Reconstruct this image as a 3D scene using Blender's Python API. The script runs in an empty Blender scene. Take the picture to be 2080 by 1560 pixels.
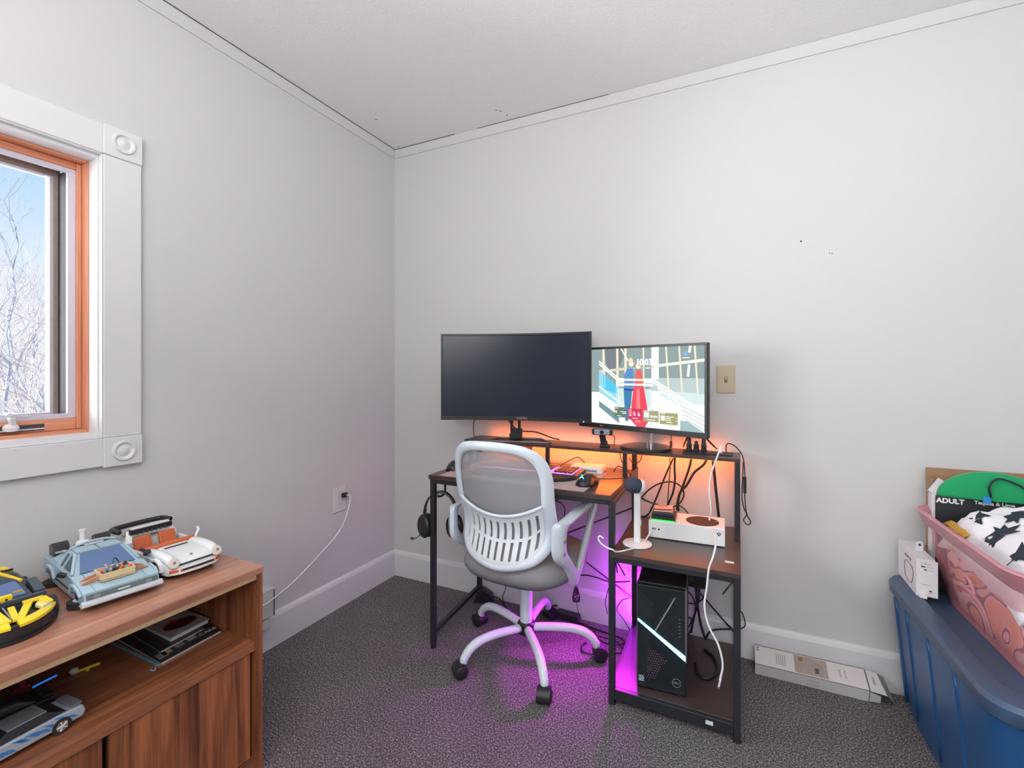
import bpy, math, random
from mathutils import Vector, Matrix, Euler
random.seed(7)
S = bpy.context.scene
COL = S.collection
PI = math.pi

# ------------------------------------------------------------------ camera
TH = math.atan(460 / 954.)
CAMP = (1.785, -2.144, 1.163)
cd = bpy.data.cameras.new('camera'); cam = bpy.data.objects.new('camera', cd); COL.objects.link(cam)
cam.location = CAMP; cam.rotation_euler = (PI/2, 0, TH)
cd.sensor_width = 36; cd.lens = 954/2080*36; cd.shift_y = -25/2080.; cd.clip_start = .02
S.camera = cam
S.view_settings.view_transform = 'Standard'; S.view_settings.look = 'None'
S.view_settings.gamma = 1; S.view_settings.use_curve_mapping = False
S.view_settings.exposure = 0.25

# ------------------------------------------------------------------ sky
w = bpy.data.worlds.new('sky'); S.world = w; w.use_nodes = True
nt = w.node_tree; nt.nodes.clear()
tc = nt.nodes.new('ShaderNodeTexCoord'); sx = nt.nodes.new('ShaderNodeSeparateXYZ')
cr = nt.nodes.new('ShaderNodeValToRGB'); bg = nt.nodes.new('ShaderNodeBackground'); ow = nt.nodes.new('ShaderNodeOutputWorld')
e = cr.color_ramp.elements
e[0].position = 0.0; e[0].color = (.80, .78, .78, 1)
e[1].position = .9; e[1].color = (.10, .25, .75, 1)
for p, c in ((.06, (.88, .90, .94, 1)), (.16, (.76, .86, .97, 1)), (.27, (.52, .74, .98, 1)), (.38, (.36, .62, .97, 1)), (.55, (.2, .42, .9, 1))):
    q = e.new(p); q.color = c
nt.links.new(tc.outputs['Generated'], sx.inputs[0]); nt.links.new(sx.outputs['Z'], cr.inputs[0])
nt.links.new(cr.outputs[0], bg.inputs[0]); bg.inputs[1].default_value = .88
nt.links.new(bg.outputs[0], ow.inputs[0])

# ------------------------------------------------------------------ daylight, lamps and added fills
def area(name, loc, aim, sx_, sy_, power, col, spread=180):
    l = bpy.data.lights.new(name, 'AREA'); l.shape = 'RECTANGLE'; l.size = sx_; l.size_y = sy_
    l.energy = power; l.color = col; l.spread = math.radians(spread)
    o = bpy.data.objects.new(name, l); COL.objects.link(o); o.location = loc
    d = Vector(aim) - Vector(loc); o.rotation_euler = d.to_track_quat('-Z', 'Y').to_euler()
    return o
area('window_daylight', (-.48, -2.14, 1.46), (1.6, -1.1, 1.0), .80, 1.1, 51, (.94, .97, 1.0))
area('rear_fill_light', (1.9, -3.87, 1.5), (1.6, -.6, .7), 1.9, 1.2, 33, (.97, .98, 1.0))  # added fill light behind the camera, not a real window
area('ceiling_fill_light', (1.9, -2.7, 1.75), (1.85, -2.5, 2.43), 1.3, 1.3, 56, (1.0, .97, .94))  # added upward fill that brightens the ceiling, no such fixture in the room
area('purple_strip_light', (1.335, -.10, .40), (1.15, -.44, 0), .02, .10, 1.9, (.75, .02, .85), 85)
sl = bpy.data.lights.new('sun', 'SUN'); sl.energy = 5.5; sl.angle = .02; sl.color = (1, .96, .9)
so = bpy.data.objects.new('sun', sl); COL.objects.link(so); so.rotation_euler = Vector((.205, .9, -.33)).to_track_quat('-Z', 'Y').to_euler()

# ------------------------------------------------------------------ image-pixel helpers
FW = Vector((-math.sin(TH), math.cos(TH))); RT = Vector((math.cos(TH), math.sin(TH)))
def _ray(u, v):
    a = (u-1040)/954.
    return Vector((FW.x+a*RT.x, FW.y+a*RT.y, -(v-755)/954.))
def atz(u, v, z): d = _ray(u, v); return Vector(CAMP)+d*((z-CAMP[2])/d.z)
def aty(u, v, y): d = _ray(u, v); return Vector(CAMP)+d*((y-CAMP[1])/d.y)
def atx(u, v, x): d = _ray(u, v); return Vector(CAMP)+d*((x-CAMP[0])/d.x)
def pw(u, v, w_): return Vector(CAMP)+_ray(u, v)*w_

# ------------------------------------------------------------------ materials
MATS = {}
def mat(name, col, rough=.5, metal=0., spec=.5, emit=None, es=1., alpha=1., trans=0., bump=None, vary=None, coat=0., sheen=0.):
    if name in MATS: return MATS[name]
    m = bpy.data.materials.new(name); m.use_nodes = True; n = m.node_tree
    b = n.nodes['Principled BSDF']
    b.inputs['Base Color'].default_value = (*col, 1); b.inputs['Roughness'].default_value = rough
    b.inputs['Metallic'].default_value = metal; b.inputs['Specular IOR Level'].default_value = spec
    b.inputs['Alpha'].default_value = alpha; b.inputs['Transmission Weight'].default_value = trans
    b.inputs['Coat Weight'].default_value = coat; b.inputs['Sheen Weight'].default_value = sheen
    if emit: b.inputs['Emission Color'].default_value = (*emit, 1); b.inputs['Emission Strength'].default_value = es
    t = n.nodes.new('ShaderNodeTexCoord')
    vs, va = vary or (9., .06)
    nz = n.nodes.new('ShaderNodeTexNoise'); nz.inputs['Scale'].default_value = vs; nz.inputs['Detail'].default_value = 3
    n.links.new(t.outputs['Object'], nz.inputs['Vector'])
    mx = n.nodes.new('ShaderNodeMixRGB'); mx.blend_type = 'MIX'
    mx.inputs[1].default_value = (*[c*(1-va) for c in col], 1); mx.inputs[2].default_value = (*[min(1, c*(1+va)) for c in col], 1)
    n.links.new(nz.outputs['Fac'], mx.inputs[0]); n.links.new(mx.outputs[0], b.inputs['Base Color'])
    if bump:
        z2 = n.nodes.new('ShaderNodeTexNoise'); z2.inputs['Scale'].default_value = bump[0]; z2.inputs['Detail'].default_value = 2
        n.links.new(t.outputs['Object'], z2.inputs['Vector'])
        bp = n.nodes.new('ShaderNodeBump'); bp.inputs['Strength'].default_value = bump[1]; bp.inputs['Distance'].default_value = bump[2]
        n.links.new(z2.outputs['Fac'], bp.inputs['Height']); n.links.new(bp.outputs[0], b.inputs['Normal'])
    MATS[name] = m; return m
def emis(name, col, st):
    if name in MATS: return MATS[name]
    m = bpy.data.materials.new(name); m.use_nodes = True; n = m.node_tree; n.nodes.clear()
    e_ = n.nodes.new('ShaderNodeEmission'); o = n.nodes.new('ShaderNodeOutputMaterial')
    e_.inputs[0].default_value = (*col, 1); e_.inputs[1].default_value = st
    n.links.new(e_.outputs[0], o.inputs[0]); MATS[name] = m; return m
def wood(name, dark, light, axis='y', rough=.35, scale=1., coat=.2):
    if name in MATS: return MATS[name]
    m = bpy.data.materials.new(name); m.use_nodes = True; n = m.node_tree; L = n.links.new
    b = n.nodes['Principled BSDF']; t = n.nodes.new('ShaderNodeTexCoord'); mp = n.nodes.new('ShaderNodeMapping')
    s = {'x': (1.2, 22, 22), 'y': (22, 1.2, 22), 'z': (22, 22, 1.2)}[axis]
    mp.inputs['Scale'].default_value = [q*scale for q in s]
    L(t.outputs['Object'], mp.inputs[0])
    n1 = n.nodes.new('ShaderNodeTexNoise'); n1.inputs['Scale'].default_value = 1.3; n1.inputs['Detail'].default_value = 6; n1.inputs['Distortion'].default_value = 1.1
    L(mp.outputs[0], n1.inputs['Vector'])
    n2 = n.nodes.new('ShaderNodeTexNoise'); n2.inputs['Scale'].default_value = 9; n2.inputs['Detail'].default_value = 4
    L(mp.outputs[0], n2.inputs['Vector'])
    ad = n.nodes.new('ShaderNodeMath'); ad.operation = 'MULTIPLY_ADD'; ad.inputs[1].default_value = .35
    L(n2.outputs['Fac'], ad.inputs[0]); L(n1.outputs['Fac'], ad.inputs[2])
    r = n.nodes.new('ShaderNodeValToRGB'); r.color_ramp.elements[0].position = .48; r.color_ramp.elements[1].position = .88
    r.color_ramp.elements[0].color = (*dark, 1); r.color_ramp.elements[1].color = (*light, 1)
    L(ad.outputs[0], r.inputs[0]); L(r.outputs[0], b.inputs['Base Color'])
    b.inputs['Roughness'].default_value = rough; b.inputs['Coat Weight'].default_value = coat; b.inputs['Coat Roughness'].default_value = .25
    MATS[name] = m; return m

M_wall = mat('wall_paint', (.60, .60, .603), .6, spec=.35, bump=(55, .08, .004), vary=(1.3, .012))
M_ceil = mat('ceiling_texture', (.86, .86, .865), .9, spec=.1, bump=(170, .5, .004), vary=(60, .03))
M_trim = mat('trim_paint', (.68, .68, .70), .4, vary=(3, .015))
M_white = mat('white_plastic', (.78, .78, .80), .35)
M_black = mat('black_plastic', (.015, .015, .018), .4)
M_blackm = mat('black_metal', (.02, .022, .028), .38, spec=.5)
M_cable = mat('black_cable', (.012, .012, .014), .45)
M_wcable = mat('white_cable', (.80, .80, .82), .4)
M_dkgrey = mat('dark_grey', (.05, .05, .055), .45)
M_grey = mat('mid_grey', (.25, .25, .27), .45)
M_chair = mat('chair_white_plastic', (.66, .74, .82), .32, vary=(3, .02))
M_seat = mat('seat_grey_fabric', (.27, .27, .285), .9, bump=(900, .5, .001), vary=(40, .07))
M_metal = mat('brushed_steel', (.6, .6, .62), .28, metal=1)
M_cedar = wood('cedar_wood', (.50, .16, .08), (.74, .34, .20), 'z', .4, .7)
M_cedarh = wood('cedar_wood_level', (.50, .16, .08), (.74, .34, .20), 'y', .4, .7)
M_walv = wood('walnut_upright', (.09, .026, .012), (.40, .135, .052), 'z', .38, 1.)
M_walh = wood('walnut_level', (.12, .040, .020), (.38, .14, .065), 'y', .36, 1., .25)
M_waltop = wood('walnut_top_lit', (.28, .115, .072), (.52, .25, .165), 'y', .30, 1., .45)  # window reflection put into the lighter, pinker base colour of the top
M_chip = mat('chipboard_edge', (.42, .27, .15), .85, vary=(260, .25))
M_desk = mat('desk_laminate', (.058, .036, .034), .30, spec=.7, bump=(400, .12, .0006), vary=(60, .2))

# carpet
def carpet():
    m = bpy.data.materials.new('carpet'); m.use_nodes = True; n = m.node_tree; L = n.links.new
    b = n.nodes['Principled BSDF']; t = n.nodes.new('ShaderNodeTexCoord')
    n1 = n.nodes.new('ShaderNodeTexNoise'); n1.inputs['Scale'].default_value = 185; n1.inputs['Detail'].default_value = 5; n1.inputs['Roughness'].default_value = .75
    L(t.outputs['Object'], n1.inputs['Vector'])
    r = n.nodes.new('ShaderNodeValToRGB'); el = r.color_ramp.elements
    el[0].position = .36; el[0].color = (.035, .031, .034, 1); el[1].position = .66; el[1].color = (.72, .68, .70, 1)
    q = el.new(.51); q.color = (.185, .166, .170, 1)
    L(n1.outputs['Fac'], r.inputs[0])
    n2 = n.nodes.new('ShaderNodeTexNoise'); n2.inputs['Scale'].default_value = 7; n2.inputs['Detail'].default_value = 4
    L(t.outputs['Object'], n2.inputs['Vector'])
    mx = n.nodes.new('ShaderNodeMixRGB'); mx.blend_type = 'MULTIPLY'; mx.inputs[0].default_value = .35
    L(r.outputs[0], mx.inputs[1]); L(n2.outputs['Fac'], mx.inputs[2]); L(mx.outputs[0], b.inputs['Base Color'])
    b.inputs['Roughness'].default_value = .95; b.inputs['Specular IOR Level'].default_value = .15
    bp = n.nodes.new('ShaderNodeBump'); bp.inputs['Strength'].default_value = .9; bp.inputs['Distance'].default_value = .006
    L(n1.outputs['Fac'], bp.inputs['Height']); L(bp.outputs[0], b.inputs['Normal'])
    return m
M_carpet = carpet()

# ------------------------------------------------------------------ mesh helpers
OFF = {}
def catmull(P, k=8, closed=False):
    P = [Vector(p) for p in P]; n = len(P); out = []
    if n < 3: return P
    rng = range(n if closed else n-1)
    for i in rng:
        p1, p2 = P[i], P[(i+1) % n]
        p0 = P[i-1] if (closed or i > 0) else p1*2-p2
        p3 = P[(i+2) % n] if (closed or i+2 < n) else p2*2-p1
        for j in range(k):
            t = j/k
            out.append(.5*((2*p1)+(p2-p0)*t+(2*p0-5*p1+4*p2-p3)*t*t+(3*p1-p0-3*p2+p3)*t**3))
    if not closed: out.append(P[-1])
    return out
class MB:
    def __init__(s): s.v = []; s.f = []; s.c = None
    def add(s, vs, fs):
        k = len(s.v); s.v += [Vector(p) for p in vs]; s.f += [tuple(i+k for i in f) for f in fs]; return s
    def box(s, x0, x1, y0, y1, z0, z1):
        return s.add([(x, y, z) for x in (x0, x1) for y in (y0, y1) for z in (z0, z1)],
                     [(0, 1, 3, 2), (4, 6, 7, 5), (0, 4, 5, 1), (2, 3, 7, 6), (0, 2, 6, 4), (1, 5, 7, 3)])
    def bar(s, a, b, wd, ht, up=(0, 0, 1)):
        a = Vector(a); b = Vector(b); d = (b-a).normalized(); u = Vector(up)
        if abs(d.dot(u)) > .98: u = Vector((0, 1, 0))
        r = d.cross(u).normalized()*wd/2; u = r.cross(d).normalized()*ht/2
        vs = [p+i*r+j*u for p in (a, b) for i in (-1, 1) for j in (-1, 1)]
        return s.add(vs, [(0, 1, 3, 2), (4, 6, 7, 5), (0, 4, 5, 1), (2, 3, 7, 6), (0, 2, 6, 4), (1, 5, 7, 3)])
    def loft(s, rings, caps=True, closed=True):
        n = len(rings[0]); k = len(s.v)
        for r in rings: s.v += [Vector(p) for p in r]
        for i in range(len(rings)-1):
            for j in range(n if closed else n-1):
                a = k+i*n+j; b = k+i*n+(j+1) % n
                s.f.append((a, b, b+n, a+n))
        if caps:
            s.f.append(tuple(k+j for j in range(n))[::-1]); s.f.append(tuple(k+(len(rings)-1)*n+j for j in range(n)))
        return s
    def prism(s, pts, h0, h1, axis='z'):
        def m(p, h): return {'z': (p[0], p[1], h), 'y': (p[0], h, p[1]), 'x': (h, p[0], p[1])}[axis]
        return s.loft([[m(p, h0) for p in pts], [m(p, h1) for p in pts]])
    def tube(s, pts, r, n=8, k=0, closed=False):
        if k: pts = catmull(pts, k, closed)
        pts = [Vector(p) for p in pts]; N = len(pts); rings = []
        up = None
        for i, p in enumerate(pts):
            a = pts[i-1] if (i > 0 or closed) else p; b = pts[(i+1) % N] if (i < N-1 or closed) else p
            d = (b-a).normalized()
            if up is None: up = Vector((0, 0, 1)) if abs(d.z) < .9 else Vector((1, 0, 0))
            x = d.cross(up).normalized(); up = x.cross(d).normalized()
            rr = r[i*len(r)//N] if isinstance(r, (list, tuple)) else r
            rings.append([p+x*math.cos(2*PI*j/n)*rr+up*math.sin(2*PI*j/n)*rr for j in range(n)])
        if closed: rings.append(rings[0]); return s.loft(rings, caps=False)
        return s.loft(rings)
    def cyl(s, a, b, r, n=24, r2=None):
        a = Vector(a); b = Vector(b); d = (b-a).normalized()
        u = Vector((0, 0, 1)) if abs(d.z) < .9 else Vector((1, 0, 0)); x = d.cross(u).normalized(); y = x.cross(d)
        r2 = r if r2 is None else r2
        return s.loft([[p+(x*math.cos(2*PI*j/n)+y*math.sin(2*PI*j/n))*q for j in range(n)] for p, q in ((a, r), (b, r2))])
    def lathe(s, prof, c=(0, 0, 0), n=28, M=None):
        c = Vector(c); rings = []
        for r, z in prof:
            rg = [Vector((r*math.cos(2*PI*j/n), r*math.sin(2*PI*j/n), z)) for j in range(n)]
            if M: rg = [M @ p for p in rg]
            rings.append([p+c for p in rg])
        return s.loft(rings)
    def grid(s, fn, nu, nv, skip=None):
        k = len(s.v)
        for i in range(nu+1):
            for j in range(nv+1): s.v.append(Vector(fn(i/nu, j/nv)))
        for i in range(nu):
            for j in range(nv):
                if skip and skip(i, j): continue
                a = k+i*(nv+1)+j; s.f.append((a, a+nv+1, a+nv+2, a+1))
        return s
    def xf(s, M): s.v = [M @ p for p in s.v]; return s
    def build(s, name, m, parent=None, smooth=False, bevel=0, solid=0, sub=0, label=None, seg=2, **props):
        off = OFF.get(parent.name, Vector((0, 0, 0))) if parent else Vector((0, 0, 0))
        me = bpy.data.meshes.new(name); me.from_pydata([tuple(p-off) for p in s.v], [], s.f); me.update()
        import bmesh
        bm = bmesh.new(); bm.from_mesh(me); bmesh.ops.recalc_face_normals(bm, faces=bm.faces); bm.to_mesh(me); bm.free()
        o = bpy.data.objects.new(name, me); COL.objects.link(o)
        for q in (m if isinstance(m, list) else [m]): me.materials.append(q)
        if parent: o.parent = parent; OFF[o.name] = off
        if smooth: me.shade_smooth()
        if solid:
            md = o.modifiers.new('s', 'SOLIDIFY'); md.thickness = solid; md.offset = 0
        if bevel:
            md = o.modifiers.new('b', 'BEVEL'); md.width = bevel; md.segments = seg; md.limit_method = 'ANGLE'; md.angle_limit = .6
            me.shade_smooth(); md.harden_normals = True
        if sub:
            md = o.modifiers.new('u', 'SUBSURF'); md.levels = sub; md.render_levels = sub; me.shade_smooth()
        if smooth == 'auto':
            for p in me.polygons: p.use_smooth = True
            md = o.modifiers.new('e', 'EDGE_SPLIT'); md.split_angle = .7
        if label: o['label'] = label
        for k_, v_ in props.items(): o[k_] = v_
        return o
def thing(name, label, cat, loc, rotz=0, world=True, group=None):
    o = bpy.data.objects.new(name, None); COL.objects.link(o); o.location = loc; o.rotation_euler = (0, 0, rotz)
    o.empty_display_size = .05
    o['label'] = label; o['category'] = cat
    if group: o['group'] = group
    OFF[o.name] = Vector(loc) if world else Vector((0, 0, 0))
    return o
def tag(o, label, cat, group=None):
    o['label'] = label; o['category'] = cat
    if group: o['group'] = group
    return o
def text(st, size, org, xd, yd, m, parent, name='lettering', bold=0, align='CENTER', ext=.0002):
    cu = bpy.data.curves.new(name, 'FONT'); cu.body = st; cu.size = size; cu.align_x = align; cu.align_y = 'CENTER'; cu.offset = bold; cu.extrude = ext
    cu.resolution_u = 3
    t = bpy.data.objects.new(name, cu); COL.objects.link(t)
    me = bpy.data.meshes.new_from_object(t.evaluated_get(bpy.context.evaluated_depsgraph_get()))
    bpy.data.objects.remove(t); bpy.data.curves.remove(cu)
    xd = Vector(xd).normalized(); yd = Vector(yd).normalized(); zd = xd.cross(yd).normalized(); yd = zd.cross(xd)
    off = OFF.get(parent.name, Vector((0, 0, 0))); org = Vector(org)-off
    for v in me.vertices: p = v.co.copy(); v.co = org+xd*p.x+yd*p.y+zd*p.z
    o = bpy.data.objects.new(name, me); COL.objects.link(o); me.materials.clear(); me.materials.append(m); o.parent = parent; OFF[o.name] = off
    return o
def structure(o): o['kind'] = 'structure'; return o

# ================================================================== ROOM
HC = 2.43; XR = 3.7; YR = -3.9
structure(MB().box(0, XR, YR, 0, -.1, 0).build('floor', M_carpet))
structure(MB().box(-.2, XR+.1, YR-.1, .1, HC, HC+.1).build('ceiling', M_ceil))
structure(MB().box(-.15, XR+.1, 0, .1, 0, HC).build('wall_back', M_wall))
structure(MB().box(XR, XR+.1, YR, 0, 0, HC).build('wall_right', M_wall))
structure(MB().box(-.15, XR+.1, YR-.1, YR, 0, HC).build('wall_rear', M_wall))
WY0, WY1, WZ0, WZ1 = -2.42, -1.385, .957, 1.838
wl = MB().box(-.2, 0, WY1, 0, 0, HC).box(-.2, 0, YR, WY0, 0, HC).box(-.2, 0, WY0, WY1, 0, WZ0).box(-.2, 0, WY0, WY1, WZ1, HC)
structure(wl.build('wall_left', M_wall))
# baseboards with a small chamfered top lip
BBP = [(0, 0), (.016, 0), (.016, .122), (.012, .134), (.006, .140), (0, .142)]
structure(MB().prism([(-p[0], p[1]) for p in BBP], 0, XR, 'x').build('baseboard_back', M_trim))
structure(MB().loft([[(p[0], y, p[1]) for p in BBP] for y in (YR, -.016)]).build('baseboard_left', M_trim))
CRP = [(0, HC-.043), (.006, HC-.043), (.010, HC-.034), (.018, HC-.012), (.020, HC-.001), (0, HC-.001)]
structure(MB().prism([(-p[0], p[1]) for p in CRP], 0, XR, 'x').build('trim_1', M_wall))
structure(MB().loft([[(p[0], y, p[1]) for p in CRP] for y in (YR, -.02)]).build('trim_2', M_wall))
M_gap = mat('gap_dark', (.05, .045, .045), .9)
g = MB(); g.bar((.021, -.021, HC-.0012), (.021, -1.9, HC-.0012), .003, .002); g.bar((.021, -.021, HC-.0012), (.42, -.021, HC-.0012), .003, .002)
g.bar((.56, -.021, HC-.0012), (1.25, -.021, HC-.0012), .0018, .0015)
structure(g.build('trim_3', M_gap))
hb = bpy.data.objects['wall_back']
for i, (u, v, r) in enumerate(((1627, 490, .0035), (1685, 514, .002), (1690, 515, .002))):
    p = aty(u, v, -.0006); MB().cyl(p, p+Vector((0, .002, 0)), r, 8).build('nail_hole', M_gap, hb)
cl = bpy.data.objects['ceiling']
for u, v in ((764, 243), (1008, 224), (1017, 226), (1030, 234), (810, 298)):
    p = atz(u, v, HC-.0005); MB().cyl(p, p+Vector((0, 0, .002)), .004, 8).build('ceiling_mark', M_gap, cl)

# window
win = structure(MB().box(-.02, .018, WY1, WY1+.103, WZ0-.0, WZ1).build('window_1', M_trim, bevel=.003))
MB().box(0, .018, WY0, WY1, WZ1, WZ1+.092).build('casing_board', M_trim, win, bevel=.003)
MB().box(0, .018, WY0, WY1, WZ0-.087, WZ0).build('casing_board', M_trim, win, bevel=.003)
MB().box(0, .018, WY0-.103, WY0, WZ0-.087, WZ1+.092).build('casing_board', M_trim, win, bevel=.003)
for z0, z1, zc in ((WZ1, WZ1+.095, 1.888), (WZ0-.092, WZ0, .912)):
    cb = MB().box(0, .021, WY1-.001, WY1+.105, z0, z1).build('corner_block', M_trim, win, bevel=.003)
    Mx = Matrix.Rotation(PI/2, 3, 'Y')
    MB().lathe([(.0, .006), (.010, .006), (.016, .001), (.020, .001), (.026, .007), (.030, .007), (.033, .0)], (.0205, WY1+.052, zc), 40, Mx).build('rosette', M_trim, cb, smooth='auto')
# white jamb lining (stepped), cedar frame, screen channel, sash; sections run from the room side outwards
def frame_ring(nm, m, x0, x1, iy, iz0, iz1, oy, oz0, oz1, bv=.002, mh=None):
    """four members between the inner opening (iy, iz0..iz1) and outer (oy, oz0..oz1)"""
    mh = mh or m
    MB().box(x0, x1, iy, oy, oz0, oz1).build(nm, m, win, bevel=bv)
    MB().box(x0, x1, WY0, WY0+(oy-iy), oz0, oz1).build(nm, m, win, bevel=bv)
    MB().box(x0, x1, WY0+(oy-iy), iy, iz1, oz1).build(nm, mh, win, bevel=bv)
    MB().box(x0, x1, WY0+(oy-iy), iy, oz0, iz0).build(nm, mh, win, bevel=bv)
frame_ring('jamb_bead', M_trim, -.002, .016, -1.389, WZ0+.004, WZ1-.004, WY1, WZ0, WZ1, .003)
frame_ring('jamb', M_trim, -.052, -.002, -1.393, .974, 1.823, WY1, WZ0, WZ1, .001)
frame_ring('wood_frame', M_cedar, -.20, -.052, -1.397, .984, 1.816, WY1, WZ0, WZ1, .002, M_cedarh)
frame_ring('wood_stop', M_cedar, -.11, -.084, -1.411, 1.0195, 1.795, -1.397, .984, 1.816, .003, M_cedarh)
M_alu = mat('aluminium_channel', (.62, .60, .68), .4, metal=.3)
frame_ring('screen_channel', M_alu, -.100, -.088, -1.431, 1.034, 1.780, -1.411, 1.0195, 1.795, .001)
M_sash = mat('sash_dark_seal', (.022, .02, .028), .6, vary=(30, .3))
MB().box(-.150, -.101, -1.431, -1.411, 1.030, 1.786).build('sash_seal', M_sash, win)
M_tan = mat('sash_weathered', (.30, .24, .2), .7, vary=(60, .3))
frame_ring('sash_edge', M_tan, -.180, -.150, -1.440, 1.030, 1.779, -1.425, 1.005, 1.816, .001)
frame_ring('sash_bead', M_alu, -.185, -.156, -1.449, 1.036, 1.774, -1.440, 1.030, 1.779, .001)
M_glass = bpy.data.materials.new('window_glass'); M_glass.use_nodes = True
n = M_glass.node_tree; n.nodes.clear(); o_ = n.nodes.new('ShaderNodeOutputMaterial'); t_ = n.nodes.new('ShaderNodeBsdfTransparent'); g_ = n.nodes.new('ShaderNodeBsdfGlossy'); x_ = n.nodes.new('ShaderNodeMixShader'); fr = n.nodes.new('ShaderNodeFresnel')
fr.inputs[0].default_value = 1.3; g_.inputs['Roughness'].default_value = .02
n.links.new(fr.outputs[0], x_.inputs[0]); n.links.new(t_.outputs[0], x_.inputs[1]); n.links.new(g_.outputs[0], x_.inputs[2]); n.links.new(x_.outputs[0], o_.inputs[0])
MB().box(-.172, -.169, WY0, -1.449, 1.030, 1.776).build('glass_pane', M_glass, win)
# crank handle
MB().box(-.0845, -.0835, -1.74, -1.487, .989, 1.008).build('crank_housing', mat('crank_dark', (.05, .045, .05), .5), win)
MB().bar((-.080, -1.74, .9945), (-.080, -1.487, .9945), .006, .004).build('crank_track', M_alu, win)
M_crk = mat('crank_white', (.66, .64, .66), .35)
hd_ = atx(22, 872, -.07)
MB().lathe([(.0, -.008), (.016, -.006), (.018, .004), (.012, .014), (0, .016)], hd_, 18).build('crank_base', M_crk, win, smooth='auto')
MB().bar(hd_+Vector((.0, .004, .008)), atx(22, 846, -.062), .026, .012, (0, 1, 0)).bar(atx(22, 847, -.062), atx(13, 840, -.062), .022, .010, (0, 1, 0)).build('crank_handle', M_crk, win, bevel=.003)

# light switch
p0 = aty(1456, 742, 0); p1 = aty(1494, 799, 0)
sw = thing('light_switch', 'beige light switch plate on the back wall right of the lit monitor', 'switch', (1.738, 0, 1.132))
M_beige = mat('ivory_plastic', (.50, .42, .29), .4)
MB().box(1.703, 1.773, -.006, 0, 1.074, 1.19).build('cover_plate', M_beige, sw, bevel=.003)
MB().box(1.732, 1.744, -.008, -.005, 1.118, 1.144).build('toggle_slot', mat('ivory_dark', (.25, .2, .13), .5), sw)
MB().box(1.7345, 1.7415, -.018, -.005, 1.130, 1.142).build('toggle', M_beige, sw, bevel=.001)
for z in (1.102, 1.162): MB().cyl((1.738, -.008, z), (1.738, -.005, z), .003, 12).build('screw', M_beige, sw)

# wall outlet on left wall with plug and cord
ou = thing('wall_outlet', 'white outlet cover plate on the left wall above the baseboard', 'outlet', (0, -.418, .53))
MB().box(0, .006, -.458, -.380, .47, .59).build('cover_plate', mat('outlet_white', (.68, .67, .70), .4), ou, bevel=.003)
MB().box(.005, .008, -.434, -.404, .485, .575).build('receptacle', mat('outlet_white2', (.6, .6, .62), .4), ou, bevel=.002)
pl = thing('charging_cord', 'thin white cord plugged into the left wall outlet, running down behind the cabinet', 'cord', (.02, -.40, .54))
MB().box(.008, .028, -.412, -.385, .538, .560).build('plug', M_black, pl, bevel=.004)
pts = [(.028, -.398, .549), (.04, -.384, .54), atx(706, 1040, .045), atx(690, 1078, .04), atx(655, 1120, .035), atx(600, 1178, .035), atx(560, 1212, .06), atx(536, 1229, .08), (.075, -1.0, .235)]
MB().tube(pts, .0028, 6, 6).build('wire', M_wcable, pl, smooth=True)

# baseboard heater behind the cabinet
he = thing('baseboard_heater', 'end of a pale grey wall heater showing behind the wooden cabinet', 'heater', (0, -1.2, 0.14))
M_heat = mat('heater_enamel', (.56, .55, .52), .45)
MB().box(.017, .055, -1.9, -.822, .155, .262).build('casing', M_heat, he, bevel=.004)
MB().box(0, .056, -1.9, -.818, .262, .270).build('top_cap', M_heat, he, bevel=.002)
MB().box(.017, .050, -1.9, -.835, .108, .150).build('lower_cover', M_heat, he, bevel=.003)
MB().box(.016, .052, -.8215, -.8165, .155, .262).build('end_gap', M_gap, he)

# ================================================================== DESK
desk = thing('computer_desk', 'black desk with raised monitor shelf and open side shelves against the back wall', 'desk', (1.0, -.26, 0))
X0, X1, X2, YF, YB = .612, 1.378, 1.792, -.52, -.03
MB().box(X0, X1+.004, YF, YB-.01, .712, .73).build('desktop', M_desk, desk, bevel=.001)
MB().box(.595, X2, -.205, -.045, .826, .838).build('monitor_shelf', M_desk, desk, bevel=.001)
MB().box(X1+.004, X2, YF, YB-.01, .517, .533).build('side_shelf', M_desk, desk, bevel=.001)
MB().box(X1+.004, X2-.02, YF+.02, YB-.01, .046, .058).build('bottom_shelf', M_desk, desk, bevel=.001)
T = .021
def post(x, y, z0, z1, nm='leg'):
    return MB().box(x-T/2, x+T/2, y-T/2, y+T/2, z0, z1).build(nm, M_blackm, desk, bevel=.002)
lf = post(.624, -.50, .012, .711); lb = post(.582, -.035, .012, .83)
mf = post(1.385, -.505, .012, .711); mb_ = post(1.372, -.04, .012, .826)
rf = post(1.781, -.505, .012, .516); rb = post(1.781, -.045, .012, .826)
for L_, (x, y) in ((lf, (.624, -.50)), (mf, (1.385, -.505)), (rf, (1.781, -.505)), (lb, (.582, -.035)), (rb, (1.781, -.045)), (mb_, (1.372, -.04))):
    MB().cyl((x, y, 0), (x, y, .014), .013, 16, .011).build('foot', M_black, L_)
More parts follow.
